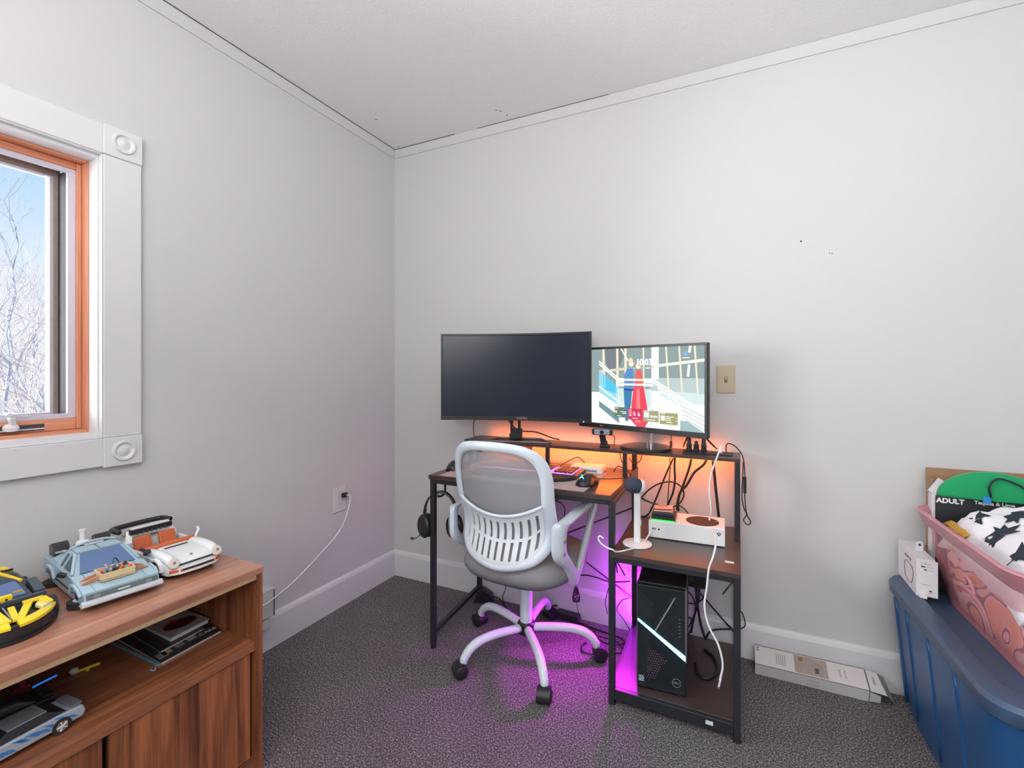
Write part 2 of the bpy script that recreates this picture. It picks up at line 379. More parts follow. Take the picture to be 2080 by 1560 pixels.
# side rails and front rails
def rail(a, b, w_=T, h_=T): return MB().bar(a, b, w_, h_).build('rail', M_blackm, desk, bevel=.0015)
rail((.621, -.49, .06), (.585, -.046, .06), .018, .018)
rail((.621, -.49, .70), (.585, -.046, .70), .018, .02)
rail((.634, -.508, .703), (1.374, -.508, .703), .016, .016)
rail((1.396, -.508, .508), (1.77, -.508, .508), .016, .016)
rail((1.396, -.508, .040), (1.77, -.508, .040), .018, .034)
rail((1.385, -.494, .040), (1.373, -.051, .040), .018, .03); rail((1.781, -.494, .040), (1.781, -.056, .040), .018, .03)
rail((1.385, -.494, .508), (1.373, -.051, .508), .018, .016); rail((1.781, -.494, .508), (1.781, -.056, .508), .018, .016)
rail((1.385, -.494, .703), (1.373, -.051, .703), .018, .016)
rail((1.384, -.04, .508), (1.77, -.045, .508), .016, .016)
rail((.593, -.04, .700), (1.361, -.04, .700), .016, .016)
# monitor shelf posts standing on the desktop and the side shelf
for x, y, z in ((.624, -.19, .73), (1.02, -.19, .73), (1.362, -.19, .73), (1.781, -.195, .533)):
    MB().box(x-T/2+.002, x+T/2-.002, y-T/2+.002, y+T/2-.002, z, .826).build('shelf_post', M_blackm, desk, bevel=.002)
# end bracket plates
MB().box(1.384, 1.389, -.20, -.05, .70, .745).build('bracket', M_blackm, desk)
MB().box(.880, .884, -.19, -.05, .78, .826).build('bracket', M_blackm, desk)
# cross braces behind the desk
def rod(a, b, r=.0035): return MB().tube([a, b], r, 8).build('cross_brace', M_blackm, desk, smooth=True)
YR_ = -.030
rod((.592, YR_, .16), (1.365, YR_, .560)); rod((.592, YR_-.008, .60), (1.365, YR_-.008, .160))
rod((1.384, YR_, .08), (1.772, YR_-.008, .50)); rod((1.384, YR_-.008, .50), (1.772, YR_, .10))
for a, b in (((1.394, -.495, .505), (1.386, -.43, .43)), ((1.394, -.495, .505), (1.43, -.505, .455)), ((1.772, -.505, .505), (1.74, -.505, .455))):
    MB().tube([a, b], .0026, 8).build('corner_brace', M_blackm, desk, smooth=True)
# stickers
M_lab = mat('label_paper', (.7, .7, .7), .6)
MB().box(1.745, 1.772, -.44, -.425, .533, .5335).build('sticker', M_lab, desk)
MB().box(1.690, 1.712, -.5182, -.517, .034, .046).build('sticker', M_lab, desk)
# outlet panel sunk in the shelf top
po = MB().box(1.585, 1.765, -.155, -.085, .838, .8425).build('power_panel', M_black, desk, bevel=.001)
for x in (1.605, 1.632, 1.66, 1.70, 1.735): MB().box(x-.008, x+.008, -.13, -.105, .8425, .8432).build('socket', M_dkgrey, po)
# headset hook under the left end
MB().tube([(.655, -.46, .703), (.655, -.46, .655), (.655, -.475, .64), (.655, -.505, .64), (.655, -.512, .648)], .005, 8, 4).build('hook', M_blackm, desk, smooth=True)

# LED strips
M_or = emis('orange_led', (1.0, .17, .03), 19)
M_or2 = emis('orange_led_under', (1.0, .20, .03), 115)
M_pu = emis('purple_led', (.52, .012, .85), 130)
M_pu2 = emis('purple_led_side', (.52, .012, .85), 90)
os_ = thing('orange_led_strip', 'glowing orange light strip on the back edge of the raised monitor shelf', 'light', (1.2, -.04, .83))
MB().box(.64, 1.36, -.044, -.040, .828, .836).build('lit_strip', M_or, os_)
MB().box(1.39, 1.74, -.044, -.040, .828, .836).build('lit_strip', M_or, os_)
MB().box(.66, 1.345, -.085, -.079, .8235, .8255).build('lit_strip', M_or2, os_)
MB().box(1.39, 1.76, -.085, -.079, .8235, .8255).build('lit_strip', M_or2, os_)
ps = thing('purple_led_strip', 'glowing purple light strip behind the middle legs near the floor', 'light', (1.36, -.03, .1))
MB().box(1.364, 1.380, -.0292, -.0286, .06, .25).build('lit_strip', M_pu, ps)
MB().box(1.3595, 1.3605, -.048, -.034, .09, .36).build('lit_strip', M_pu2, ps)
MB().box(1.3600, 1.3612, -.050, -.032, .085, .365).build('backing', M_black, ps)

# ================================================================== MONITOR 1 (curved, off)
M_screen = mat('dark_screen', (.020, .026, .042), .22, spec=.3, coat=.0, vary=(2, .02))
M_bez = mat('bezel_black', (.018, .018, .020), .4)
mon = thing('curved_monitor', 'large curved monitor with a black blank screen, left on the raised shelf', 'monitor', (.845, -.14, .838), math.radians(13.6), world=False)
def cur(s): return -.012-.05*(s*2-1)**2+.03
W, Hh, zb = .70, .405, .098
zc = 0.0
MB().grid(lambda s, t: ((s-.5)*(W-.018), cur(s)-.0145-.03, zb+.020+t*(Hh-.030)), 32, 1).build('screen', M_screen, mon, smooth=True)
def shell(x0, x1, z0, z1, y0, y1, nm, m_, n=24):
    rings = []
    for i in range(n+1):
        x = x0+(x1-x0)*i/n; c = cur(x/W+.5)-.03
        rings.append([(x, c+y0, z0), (x, c+y1, z0), (x, c+y1, z1), (x, c+y0, z1)])
    return MB().loft(rings).build(nm, m_, mon, bevel=.001)
shell(-W/2+.001, W/2-.001, zb+.001, zb+Hh-.001, -.012, .020, 'back_shell', M_bez)
shell(-W/2, W/2, zb+Hh-.009, zb+Hh, -.017, .008, 'bezel', M_bez)
shell(-W/2, W/2, zb, zb+.019, -.017, .008, 'bezel', M_bez)
shell(-W/2, -W/2+.008, zb, zb+Hh, -.017, .008, 'bezel', M_bez, 2)
shell(W/2-.008, W/2, zb, zb+Hh, -.017, .008, 'bezel', M_bez, 2)
text('SCEPTRE', .013, (0.03, -.0300, zb+.010), (1, 0, 0), (0, 0, 1), mat('logo_rose', (.35, .2, .2), .4), mon, bold=.0004)
MB().cyl((W/2-.035, -.078, zb+.006), (W/2-.035, -.0735, zb+.006), .0025, 10).build('power_light', emis('blue_light', (.1, .25, 1), 6), mon)
# stand
for x in (-.025, .012): MB().bar((x-.006, .03, .004), (x-.006, .022, .145), .011, .018).build('neck', M_bez, mon, bevel=.002)
MB().box(-.042, .018, .018, .042, .004, .03).box(-.036, .020, .020, .036, .004, .055).box(-.05, .04, .010, .03, .12, .22).build('stand_hub', M_bez, mon, bevel=.003)
ft = MB().tube([(-.105, .035, .004), (-.09, .055, .004), (.09, .055, .004), (.115, .035, .004), (.155, -.045, .004), (.14, -.062, .004), (-.105, -.062, .004), (-.13, -.045, .004)], .0045, 8, 4, closed=True)
ft.build('stand_foot', mat('gunmetal', (.22, .20, .20), .35, metal=.5), mon, smooth=True)

# ================================================================== MONITOR 2 (lit)
m2 = thing('lit_monitor', 'flat monitor showing a bright lock screen photo with the time', 'monitor', (1.432, -.115, .838), math.radians(-21.2), world=False)
W2, H2, zb2 = .605, .362, .073
cx2 = -.022; ys = -.035
MB().box(cx2-W2/2, cx2+W2/2, ys, ys+.022, zb2, zb2+H2).build('back_shell', M_bez, m2, bevel=.003)
for a in ((cx2-W2/2, cx2+W2/2, zb2+H2-.010, zb2+H2), (cx2-W2/2, cx2+W2/2, zb2, zb2+.022), (cx2-W2/2, cx2-W2/2+.009, zb2+.022, zb2+H2-.010), (cx2+W2/2-.010, cx2+W2/2, zb2+.022, zb2+H2-.010)):
    MB().box(a[0], a[1], ys-.004, ys+.001, a[2], a[3]).build('bezel', M_bez, m2, bevel=.001)
MB().cyl((.015, -.012, zb2+.07), (.015, .012, zb2+.07), .03, 20).build('mount', M_bez, m2)
MB().cyl((.02, .012, .012), (.02, .012, .18), .0075, 20).build('pole', M_metal, m2, smooth='auto')
MB().lathe([(.104, 0), (.106, .002), (.106, .009), (.103, .012), (.0, .0125)], (.0, .0, .0), 48).build('stand_base', mat('base_gloss', (.02, .02, .022), .25, coat=.4), m2, smooth='auto')
MB().cyl((.0, .012, .012), (.0, .012, .024), .006, 10).build('screw_knob', M_metal, m2)
# the picture on the display: flat coloured shapes, (u, v) in 0..1
SW0, SW1, SZ0, SZ1 = cx2-W2/2+.009, cx2+W2/2-.010, zb2+.022, zb2+H2-.010
disp_v = []; disp_f = []; disp_c = []; lay = [0]
def poly(pts, col):
    lay[0] += 1; k = len(disp_v); y = ys-.0012-lay[0]*.00002
    for u, v in pts: disp_v.append((SW0+u*(SW1-SW0), y, SZ0+v*(SZ1-SZ0)))
    disp_f.append(tuple(range(k, k+len(pts)))); disp_c.append(col)
def rect(u0, v0, u1, v1, col): poly([(u0, v0), (u1, v0), (u1, v1), (u0, v1)], col)
def line(u0, v0, u1, v1, wd, col):
    dx, dy = (u1-u0)*1.78, v1-v0; L_ = math.hypot(dx, dy); nx, ny = -dy/L_*wd/2/1.78, dx/L_*wd/2
    poly([(u0-nx, v0-ny), (u1-nx, v1-ny), (u1+nx, v1+ny), (u0+nx, v0+ny)], col)
def disc(u, v, r, col, n=14, sy=1.78): poly([(u+r*math.cos(2*PI*i/n), v+r*sy*math.sin(2*PI*i/n)) for i in range(n)], col)
# visible part of the display starts at about u = .18
U = lambda p: .175+p*.825
rect(0, 0, 1, 1, (.92, .93, .92))
rect(0, .42, 1, 1, (.28, .36, .36))
poly([(U(.05), 1), (U(.3), 1), (U(.22), .75), (U(.1), .72)], (.20, .22, .25))
rect(U(.55), .42, 1, .62, (.50, .60, .60))
rect(U(.54), .60, U(.61), 1, (.86, .88, .87))
for u in (.05, .2, .285, .465, .675, .79, .92): line(U(u), 1, U(u+.005 if u < .6 else u+.03), .35, .035 if u < .4 else .022, (.86, .78, .60))
line(U(.0), .70, U(.30), .735, .03, (.72, .68, .52)); line(U(.3), .735, U(.56), .755, .018, (.55, .54, .45)); line(U(.56), .765, 1, .83, .035, (.88, .86, .78))
line(U(.24), 1, U(.31), .84, .02, (.95, .92, .80))
line(U(.885), 1, U(.875), .92, .03, (1, .98, .9)); line(U(.875), .78, U(.865), .64, .03, (1, .98, .9))
poly([(U(0), .72), (U(.22), .48), (U(.22), .25), (U(0), .42)], (.30, .66, .80))
poly([(U(.05), .66), (U(.2), .50), (U(.2), .40), (U(.05), .46)], (.10, .55, .78))
poly([(U(0), .30), (U(.22), .12), (U(.22), .02), (U(0), .22)], (.18, .30, .32))
poly([(0, .22), (U(0), .22), (U(.22), .02), (U(.22), 0), (0, 0)], (.93, .95, .94))
poly([(U(.2), .48), (U(.54), .48), (U(.54), .25), (U(.2), .25)], (.62, .76, .74))
poly([(U(.54), .46), (U(.62), .46), (1, .2), (1, .08), (U(.54), .3)], (.90, .93, .92))
poly([(U(.6), .42), (U(.8), .30), (1, .32), (1, .44), (U(.8), .46)], (.66, .78, .77))
for k, c in ((0, (1, .97, .86)), (-.035, (.95, .95, .92))):
    line(U(0), .84+k, U(.22), .60+k, .02, c); line(U(.22), .60+k, U(.56), .60+k, .026, c); line(U(.56), .60+k, 1, .23+k, .022, c)
line(U(0), .50, U(.24), .28, .018, (1, 1, 1)); line(U(.22), .52, U(.55), .53, .03, (1, 1, 1)); line(U(.6), .50, 1, .14, .02, (1, 1, 1))
for u, v0, v1 in ((.065, .33, .72), (.19, .2, .6), (.21, .2, .6), (.53, .25, .6), (.545, .25, .6)): line(U(u), v0, U(u), v1, .006, (.85, .9, .92))
for i in range(5): line(U(.80+i*.012), .30-i*.05, 1, .18-i*.05, .008, (.45, .5, .5))
poly([(U(.80), .12), (U(.86), .12), (1, .0), (U(.80), 0)], (.35, .50, .50))
# two standing people: blue suit, red dress
poly([(U(.27), .46), (U(.275), .66), (U(.305), .74), (U(.36), .74), (U(.375), .6), (U(.37), .46)], (.12, .28, .55))
poly([(U(.268), .46), (U(.355), .46), (U(.345), .3), (U(.315), .06), (U(.285), .06), (U(.275), .3)], (.06, .22, .42))
line(U(.27), .47, U(.37), .46, .02, (.03, .06, .2))
disc(U(.345), .80, .022, (.95, .80, .68)); disc(U(.34), .84, .020, (.90, .68, .45))
poly([(U(.37), .46), (U(.38), .60), (U(.40), .72), (U(.44), .72), (U(.465), .6), (U(.47), .48)], (.78, .14, .13))
poly([(U(.37), .50), (U(.47), .50), (U(.50), .28), (U(.515), .08), (U(.48), .0), (U(.40), .0), (U(.34), .08), (U(.35), .3)], (.80, .08, .12))
poly([(U(.40), .48), (U(.43), .48), (U(.44), .05), (U(.39), .05)], (.95, .22, .25))
disc(U(.415), .77, .020, (.97, .84, .75)); disc(U(.42), .80, .018, (.75, .5, .35))
rect(U(.22), .58, U(.56), .605, (1, .98, .90)); rect(U(.22), .52, U(.56), .545, (1, 1, 1))
# widgets
rect(U(.175), .10, U(.305), .235, (.13, .20, .19)); disc(U(.19), .17, .011, (1, .62, .1))
rect(U(.315), .085, U(.455), .225, (.62, .05, .12)); rect(U(.465), .075, U(.61), .215, (.38, .36, .22)); rect(U(.62), .06, U(.78), .20, (.36, .37, .18))
rect(U(.472), .125, U(.52), .19, (.75, .9, .98)); rect(U(.63), .105, U(.665), .165, (.98, .98, .98))
for u, v, L_ in ((.235, .17, .06), (.255, .15, .04), (.20, .115, .04), (.18, .215, .03), (.325, .2, .025), (.325, .175, .025), (.325, .15, .025), (.325, .13, .025), (.365, .175, .02), (.365, .155, .025), (.365, .14, .025), (.41, .17, .02), (.41, .15, .025), (.41, .135, .025), (.36, .10, .05), (.47, .20, .06), (.53, .145, .07), (.53, .13, .07), (.50, .095, .08), (.67, .15, .075), (.67, .13, .05), (.67, .11, .05), (.68, .085, .05), (.63, .185, .04), (.765, .14, .008), (.765, .105, .008), (.495, .735, .03)):
    rect(U(u), v, U(u+L_), v+.008, (1, 1, 1))
disc(U(.845), .91, .014, (.25, .45, .95)); rect(U(.82), .855, U(.88), .865, (1, 1, 1))
me = bpy.data.meshes.new('display'); me.from_pydata(disp_v, [], disp_f); at_ = me.color_attributes.new('Col', 'FLOAT_COLOR', 'CORNER')
k = 0
for fi, p in enumerate(me.polygons):
    for li in p.loop_indices: at_.data[li].color = (*disp_c[fi], 1)
dm = bpy.data.materials.new('display_glow'); dm.use_nodes = True; n = dm.node_tree; n.nodes.clear()
va = n.nodes.new('ShaderNodeVertexColor'); va.layer_name = 'Col'; ee = n.nodes.new('ShaderNodeEmission'); oo = n.nodes.new('ShaderNodeOutputMaterial')
ee.inputs[1].default_value = .98; n.links.new(va.outputs[0], ee.inputs[0]); n.links.new(ee.outputs[0], oo.inputs[0]); me.materials.append(dm)
do = bpy.data.objects.new('display', me); COL.objects.link(do); do.parent = m2; OFF[do.name] = Vector((0, 0, 0))
M_glow = emis('display_text', (1, 1, 1), 1.4)
text('10:03', .034, (SW0+U(.475)*(SW1-SW0), ys-.0048, SZ0+.815*(SZ1-SZ0)), (1, 0, 0), (0, 0, 1), M_glow, do, 'clock_digits', bold=.0008)
text('SCEPTRE', .008, (SW0+U(.47)*(SW1-SW0), ys-.0045, zb2+.011), (1, 0, 0), (0, 0, 1), mat('logo_rose', (.35, .2, .2), .4), m2)
text('HDMI', .006, (SW0+U(.03)*(SW1-SW0), ys-.0045, zb2+.011), (1, 0, 0), (0, 0, 1), M_lab, m2)

# ================================================================== WEBCAM
wc = thing('webcam', 'black webcam on a folded clip standing on the monitor shelf', 'webcam', (1.262, -.135, .838), math.radians(8), world=False)
MB().box(-.02, .022, -.02, .02, 0, .008).build('clip_base', M_black, wc, bevel=.003)
MB().bar((.0, .0, .008), (-.004, -.003, .022), .03, .018, (0, 1, 0)).build('clip_hinge', M_black, wc, bevel=.003)
MB().bar((-.003, -.002, .014), (-.010, -.012, .058), .026, .008, (0, 1, 0)).build('clip_arm', M_black, wc, bevel=.002)
MB().box(-.052, .036, -.028, -.004, .052, .080).build('body', M_black, wc, bevel=.008, seg=3)
MB().box(-.040, .024, -.031, -.026, .055, .077).build('face_panel', mat('webcam_face', (.30, .36, .42), .35), wc, bevel=.005)
MB().cyl((-.008, -.0335, .066), (-.008, -.028, .066), .0085, 20).build('lens', mat('lens_black', (.01, .01, .015), .1), wc)
for x in (-.029, .013): MB().cyl((x, -.0325, .066), (x, -.03, .066), .005, 16).build('microphone_grille', M_grey, wc)
MB().tube([(.03, -.01, .055), (.042, .0, .045), (.04, .01, .02), (.04, .02, .003)], .0018, 6, 6).build('cable', M_cable, wc, smooth=True)

# ================================================================== DESKTOP THINGS
pad = thing('desk_mat', 'pale pink patterned mat lying under keyboard and mouse', 'mat', (1.0, -.33, .73))
MB().box(.66, 1.285, -.512, -.165, .7300, .7325).build('mat', mat('mat_cloth', (.46, .36, .36), .85, vary=(14, .35)), pad, bevel=.001)
kb = thing('keyboard', 'black keyboard with pink-lit keys and a wrist rest, half behind the chair', 'keyboard', (1.0, -.32, .7325), math.radians(2), world=False)
MB().box(-.235, .205, -.045, .10, .0, .018).build('case', M_dkgrey, kb, bevel=.004)
MB().box(-.215, .185, -.036, .088, .0181, .0195).build('backlight', emis('key_pink', (1.0, .18, .75), 1.6), kb)
wr = [(-.235, -.115), (.13, -.115), (.17, -.085), (.205, -.05), (-.235, -.05)]
MB().prism(wr, 0, .016).build('wrist_rest', mat('rest_black', (.02, .02, .02), .6), kb, bevel=.005)
M_key = mat('keycap', (.03, .025, .03), .45)
k0 = None
for r_ in range(6):
    for c_ in range(20):
        if c_ in (15,) : continue
        x = -.210+c_*.0198; y = -.031+r_*.0195
        if r_ == 0 and 4 <= c_ <= 8:
            if c_ > 4: continue
            o = MB().box(x, x+.095, y, y+.0155, .021, .0275).build('space_key', M_key, kb, bevel=.0015); continue
        if k0 is None:
            k0 = MB().box(0, .0165, 0, .0155, .021, .0275).build('key', M_key, kb, bevel=.0015); k0.location = (x, y, 0)
        else:
            q = k0.copy(); q.location = (x, y, 0); COL.objects.link(q)
ms = thing('computer_mouse', 'black mouse with a cyan glowing emblem at the right of the mat', 'mouse', (1.262, -.395, .7325), math.radians(-8), world=False)
rings = []
for i in range(13):
    t = i/12; y = -.062+.124*t; wd = .033*math.sqrt(max(.02, 1-((t-.5)*2)**4))*(1-.15*math.exp(-((t-.55)/.15)**2)); h = .038*math.sin(PI*(.12+.80*(1-t)**.8))**.7
    rings.append([(wd*math.cos(a)*(1 if math.sin(a) > 0 else 1), y, max(0.0, h*math.sin(a))) for a in [PI*j/12 for j in range(13)]])
MB().loft(rings).build('shell', M_black, ms, smooth=True)
sw_ = MB()
for a0 in (0, 120, 240):
    a = math.radians(a0+90); c, s_ = math.cos(a), math.sin(a)
    sw_.tube([(0+.000*c, -.032, .030), (.0045*c+.001, -.034+.003*s_, .0325+.0045*s_-.0045*0), (.009*c-.003*s_, -.036+.003*s_, .0305+.008*s_)], .0016, 6, 4)
sw_.xf(Matrix.Translation((0, -.014, .004))).build('emblem', emis('mouse_cyan', (.1, .9, 1.0), 2.4), ms)
MB().tube([(0, .06, .01), (.01, .09, .004), (.05, .12, .003), (.085, .16, .003), (.10, .21, .004), (.06, .25, .02), (.03, .24, .03), (.02, .22, .01)], .002, 6, 6).build('cord', M_cable, ms, smooth=True)
wb = thing('white_router_box', 'small rounded white box lying behind the keyboard', 'box', (1.195, -.16, .73), math.radians(2), world=False)
MB().box(-.07, .07, -.045, .05, 0, .026).build('case', M_white, wb, bevel=.006, seg=3)
MB().box(-.05, .05, -.0465, -.044, .008, .016).build('slot', M_grey, wb)
bb = thing('dark_mouse', 'small rounded black mouse at the left end of the desktop', 'mouse', (.655, -.375, .73), 0, world=False)
rings = [[(.036*math.sin(PI*(.08+.84*i/10))**.5*math.cos(PI*j/10), -.05+.1*i/10, .042*math.sin(PI*(.08+.84*i/10))**.6*math.sin(PI*j/10)) for j in range(11)] for i in range(11)]
MB().loft(rings).build('shell', M_black, bb, smooth=True)
MB().box(-.003, .003, -.035, -.02, .030, .038).build('scroll_wheel', M_dkgrey, bb, bevel=.001)

# headset
hs = thing('gaming_headset', 'black gaming headset with boom microphone hanging beside the left desk leg', 'headset', (.636, -.466, .445), TH-.1, world=False)
arc = [(.066*math.cos(a), 0, .115+.085*math.sin(a)) for a in [PI*(-.02)+PI*1.04*i/16 for i in range(17)]]
hb_ = MB()
hb_.loft([[(p[0]*k1, dy, .115+(p[2]-.115)*k1) for k1, dy in ((1, -.014), (1.09, -.012), (1.09, .012), (1, .014))] for p in arc])
hb_.build('headband', M_black, hs, smooth='auto')
for sg in (-1, 1):
    Mx = Matrix.Rotation(sg*math.radians(90), 3, 'Y') @ Matrix.Rotation(math.radians(0), 3, 'X')
    Mr = Matrix.Rotation(math.radians(50 if sg < 0 else 42), 3, 'Z')
    cup = MB().lathe([(.0, .0), (.030, .0), (.036, .006), (.037, .016), (.032, .022), (0, .023)], (0, 0, 0), 28, Mr @ Matrix.Rotation(PI/2*sg, 3, 'Y'))
    cx = .060*sg; cup.xf(Matrix.Translation((cx, 0, .058)) @ Matrix.Diagonal((1.12, 1.12, 1.34, 1))).build('ear_cup', M_black, hs, smooth='auto')
    cu_ = MB().lathe([(.018, -.018), (.030, -.020), (.037, -.012), (.037, -.004), (.030, .0), (.018, .0)], (0, 0, 0), 28, Mr @ Matrix.Rotation(PI/2*sg, 3, 'Y'))
    cu_.xf(Matrix.Translation((cx, 0, .058)) @ Matrix.Diagonal((1.12, 1.12, 1.34, 1))).build('ear_cushion', mat('leatherette', (.012, .012, .013), .65), hs, smooth='auto')
    MB().bar((sg*.067, 0, .13), (sg*.073, -.004, .07), .014, .007).build('yoke', M_dkgrey, hs, bevel=.002)
MB().tube([(-.078, -.01, .045), (-.082, -.02, .028), (-.093, -.03, .016), (-.108, -.034, .012)], .0022, 6, 6).build('microphone_boom', M_black, hs, smooth=True)
MB().cyl((-.106, -.034, .012), (-.120, -.036, .013), .005, 12).build('microphone_foam', M_black, hs)
# ================================================================== SIDE SHELF THINGS
ZS = .533
mc = thing('desk_microphone', 'white stand microphone with a dark blue foam head on the side shelf', 'microphone', (1.452, -.40, ZS), math.radians(0), world=False)
MB().lathe([(.050, 0), (.052, .002), (.050, .006), (.012, .010), (0, .010)], n=40).build('base', M_white, mc, smooth='auto')
MB().box(-.0115, .0115, -.008, .008, .008, .190).build('stem', M_white, mc, bevel=.004, seg=3)
MB().box(.0115, .014, -.003, .004, .07, .09).build('button', M_white, mc)
d = Vector((-.75, -.55, .22)).normalized(); cq = Vector((.006, 0, .212))
MB().lathe([(0, -.002), (.024, 0), (.027, .006), (.027, .014)], cq-d*.012, 28, d.to_track_quat('Z', 'Y').to_matrix()).build('head_shell', M_white, mc, smooth='auto')
MB().lathe([(.0255, 0), (.0275, .012), (.028, .026), (.025, .040), (.016, .050), (0, .053)], cq+d*.0, 28, d.to_track_quat('Z', 'Y').to_matrix()).build('foam_head', mat('foam_navy', (.035, .045, .075), .9, bump=(500, .4, .001)), mc, smooth=True)
MB().tube([(.004, .004, .175), (.008, .006, .20)], .009, 10).build('swivel', M_white, mc, smooth=True)
uc = thing('white_usb_lead', 'white cable looping off the side shelf from the console front', 'cable', (1.42, -.45, ZS))
MB().tube([(1.487, -.335, .562), (1.482, -.36, .551), (1.468, -.42, .537), (1.44, -.47, .536), (1.405, -.515, .537), aty(1245, 1117, -.54), aty(1232, 1112, -.54), aty(1220, 1103, -.54), aty(1215, 1093, -.54), aty(1219, 1089, -.54), aty(1226, 1094, -.54)], .0028, 8, 6).build('wire', M_wcable, uc, smooth=True)
MB().box(1.482, 1.494, -.338, -.324, .556, .566).build('plug', M_white, uc, bevel=.002)

xb = thing('game_console', 'white box shaped game console with a round black vent on top', 'console', (1.607, -.235, ZS), math.radians(2), world=False)
MB().box(-.1325, .1325, -.071, .071, .003, .066).build('case', mat('console_white', (.74, .76, .78), .4), xb, bevel=.002)
MB().box(-.125, .125, -.065, .065, 0, .003).build('base_foot', M_black, xb)
vn = MB().lathe([(.0, -.001), (.058, -.001), (.058, .0008), (0, .0008)], (.055, -.004, .066), 48).build('vent', mat('vent_black', (.012, .01, .01), .6), xb)
hm = MB()
M_slat = mat('vent_rib', (.05, .035, .03), .5)
for i in range(27):
    x = -.052+.004*i; h = math.sqrt(max(0, .056**2-x*x))
    hm.box(.055+x-.0008, .055+x+.0008, -.004-h, -.004+h, .0668, .0680)
hm.build('vent_ribs', M_slat, vn, kind='stuff')
for x, r in ((-.095, .0035),): MB().cyl((x, -.0718, .036), (x, -.0708, .036), r, 14).build('button', M_black, xb)
MB().box(-.121, -.105, -.0716, -.0708, .033, .040).build('usb_port', M_grey, xb)
e1 = MB().cyl((.112, -.0716, .046), (.112, -.0708, .046), .0065, 24).build('emblem', mat('emblem_dark', (.03, .05, .07), .4), xb)
em = MB()
for sx_ in (-1, 1): em.tube([(.112-sx_*.0045, -.0719, .0415), (.112-sx_*.001, -.0719, .0465), (.112+sx_*.0035, -.0719, .0502)], .0007, 6, 3)
em.build('emblem_cross', M_white, e1)
dv = thing('external_drive', 'small black drive with a glowing green edge lying on the game console', 'drive', (1.527, -.248, ZS+.066), math.radians(2), world=False)
MB().box(-.043, .043, -.055, .045, 0, .016).build('case', M_black, dv, bevel=.002)
MB().box(-.041, .041, -.0562, -.0548, .001, .005).build('green_light', emis('green_led', (.03, 1.0, .08), 2.6), dv)
d2 = thing('black_wallet', 'thin black case on top of the green-lit drive', 'case', (1.525, -.245, ZS+.082), math.radians(4), world=False)
MB().box(-.042, .038, -.05, .04, 0, .008).build('lower_cover', M_black, d2, bevel=.002)
MB().box(-.040, .036, -.048, .04, .008, .014).build('upper_cover', M_dkgrey, d2, bevel=.002)
sn = thing('note_pad', 'stack of pink sticky notes with handwriting on the black case', 'notes', (1.523, -.245, ZS+.096), math.radians(6), world=False)
M_pink = mat('note_pink', (.90, .50, .42), .8)
MB().box(-.034, .034, -.035, .035, 0, .004).build('pad', M_pink, sn)
MB().grid(lambda s, t: (-.034+.068*s, -.037+.072*t, .0045+.010*(s-.3)**2+.006*(1-t)**2), 8, 8).build('top_sheet', M_pink, sn, smooth=True, solid=.0004)
ink = MB()
for i in range(5): ink.bar((-.022, -.018+i*.010, .0098+.002*(i < 2)), (.014, -.016+i*.010, .0098+.002*(i < 2)), .0009, .0006)
ink.build('handwriting', mat('ink', (.25, .1, .12), .7), sn)

# tower
tw = thing('computer_tower', 'black computer tower with a slanted cyan light bar on the bottom shelf', 'computer', (1.533, -.29, .058), math.radians(4), world=False)
TW, TD, TH_ = .162, .35, .365
MB().box(-TW/2, TW/2, -TD/2+.02, TD/2, .008, TH_).build('case', mat('case_black', (.016, .016, .018), .45), tw, bevel=.003)
for x in (-.06, .06):
    for y in (-.13, .14): MB().cyl((x, y, 0), (x, y, .009), .01, 12).build('foot', M_black, tw)
yf = -TD/2
fp = MB().box(-TW/2, TW/2, yf, yf+.022, .006, TH_-.004).build('front_panel', mat('front_black', (.010, .014, .017), .32), tw, bevel=.002)
MB().box(-TW/2-.0005, -TW/2+.003, yf-.004, yf+.03, .006, TH_).build('edge_trim', M_dkgrey, tw); MB().box(TW/2-.003, TW/2+.0015, yf-.004, yf+.03, .12, TH_).build('edge_trim', mat('edge_mauve', (.16, .13, .15), .4), tw)
# slanted ridges on the panel
def clipbar(mb, x0, z0, x1, z1, wd, y, xa, xb_, za, zb_):
    P = Vector((x0, z0)); D = Vector((x1-x0, z1-z0)); t0, t1 = 0., 1.
    for p, d_, lo, hi in ((P.x, D.x, xa, xb_), (P.y, D.y, za, zb_)):
        if abs(d_) < 1e-9:
            if p < lo or p > hi: return
        else:
            a, b = (lo-p)/d_, (hi-p)/d_
            if a > b: a, b = b, a
            t0 = max(t0, a); t1 = min(t1, b)
    if t1-t0 < .02: return
    a = P+D*t0; b = P+D*t1; mb.bar((a.x, y, a.y), (b.x, y, b.y), .0018, wd, (0, 1, 0))
M_rdg = mat('ridge', (.030, .040, .046), .3)
zA, zB = TH_*.665, TH_*.37   # light bar: left high, right low
rg = MB()
for i in range(40):    # upper right field, rising to the right
    x = -.09+i*.0065
    clipbar(rg, x, .10, x+.17, .42, .002, yf-.0012, -.02+.0, TW/2-.005, .16, TH_-.03)
rg.build('ridge_field', M_rdg, fp, kind='stuff')
rg = MB()
for i in range(26):
    z = .34-i*.0065; clipbar(rg, -.078, z, .02, z-.07, .002, yf-.0012, -TW/2+.004, -.025, .255, TH_-.012)
rg.build('ridge_field', M_rdg, fp, kind='stuff')
rg = MB()
for i in range(34):
    x = -.20+i*.0062; clipbar(rg, x, .01, x+.13, .26, .002, yf-.0012, -TW/2+.004, -.035, .03, .215)
rg.build('ridge_field', M_rdg, fp, kind='stuff')
MB().bar((-.02, yf-.0022, zA*.86), (.045, yf-.0022, TH_-.03), .004, .004, (0, 1, 0)).build('chrome_line', M_grey, fp)
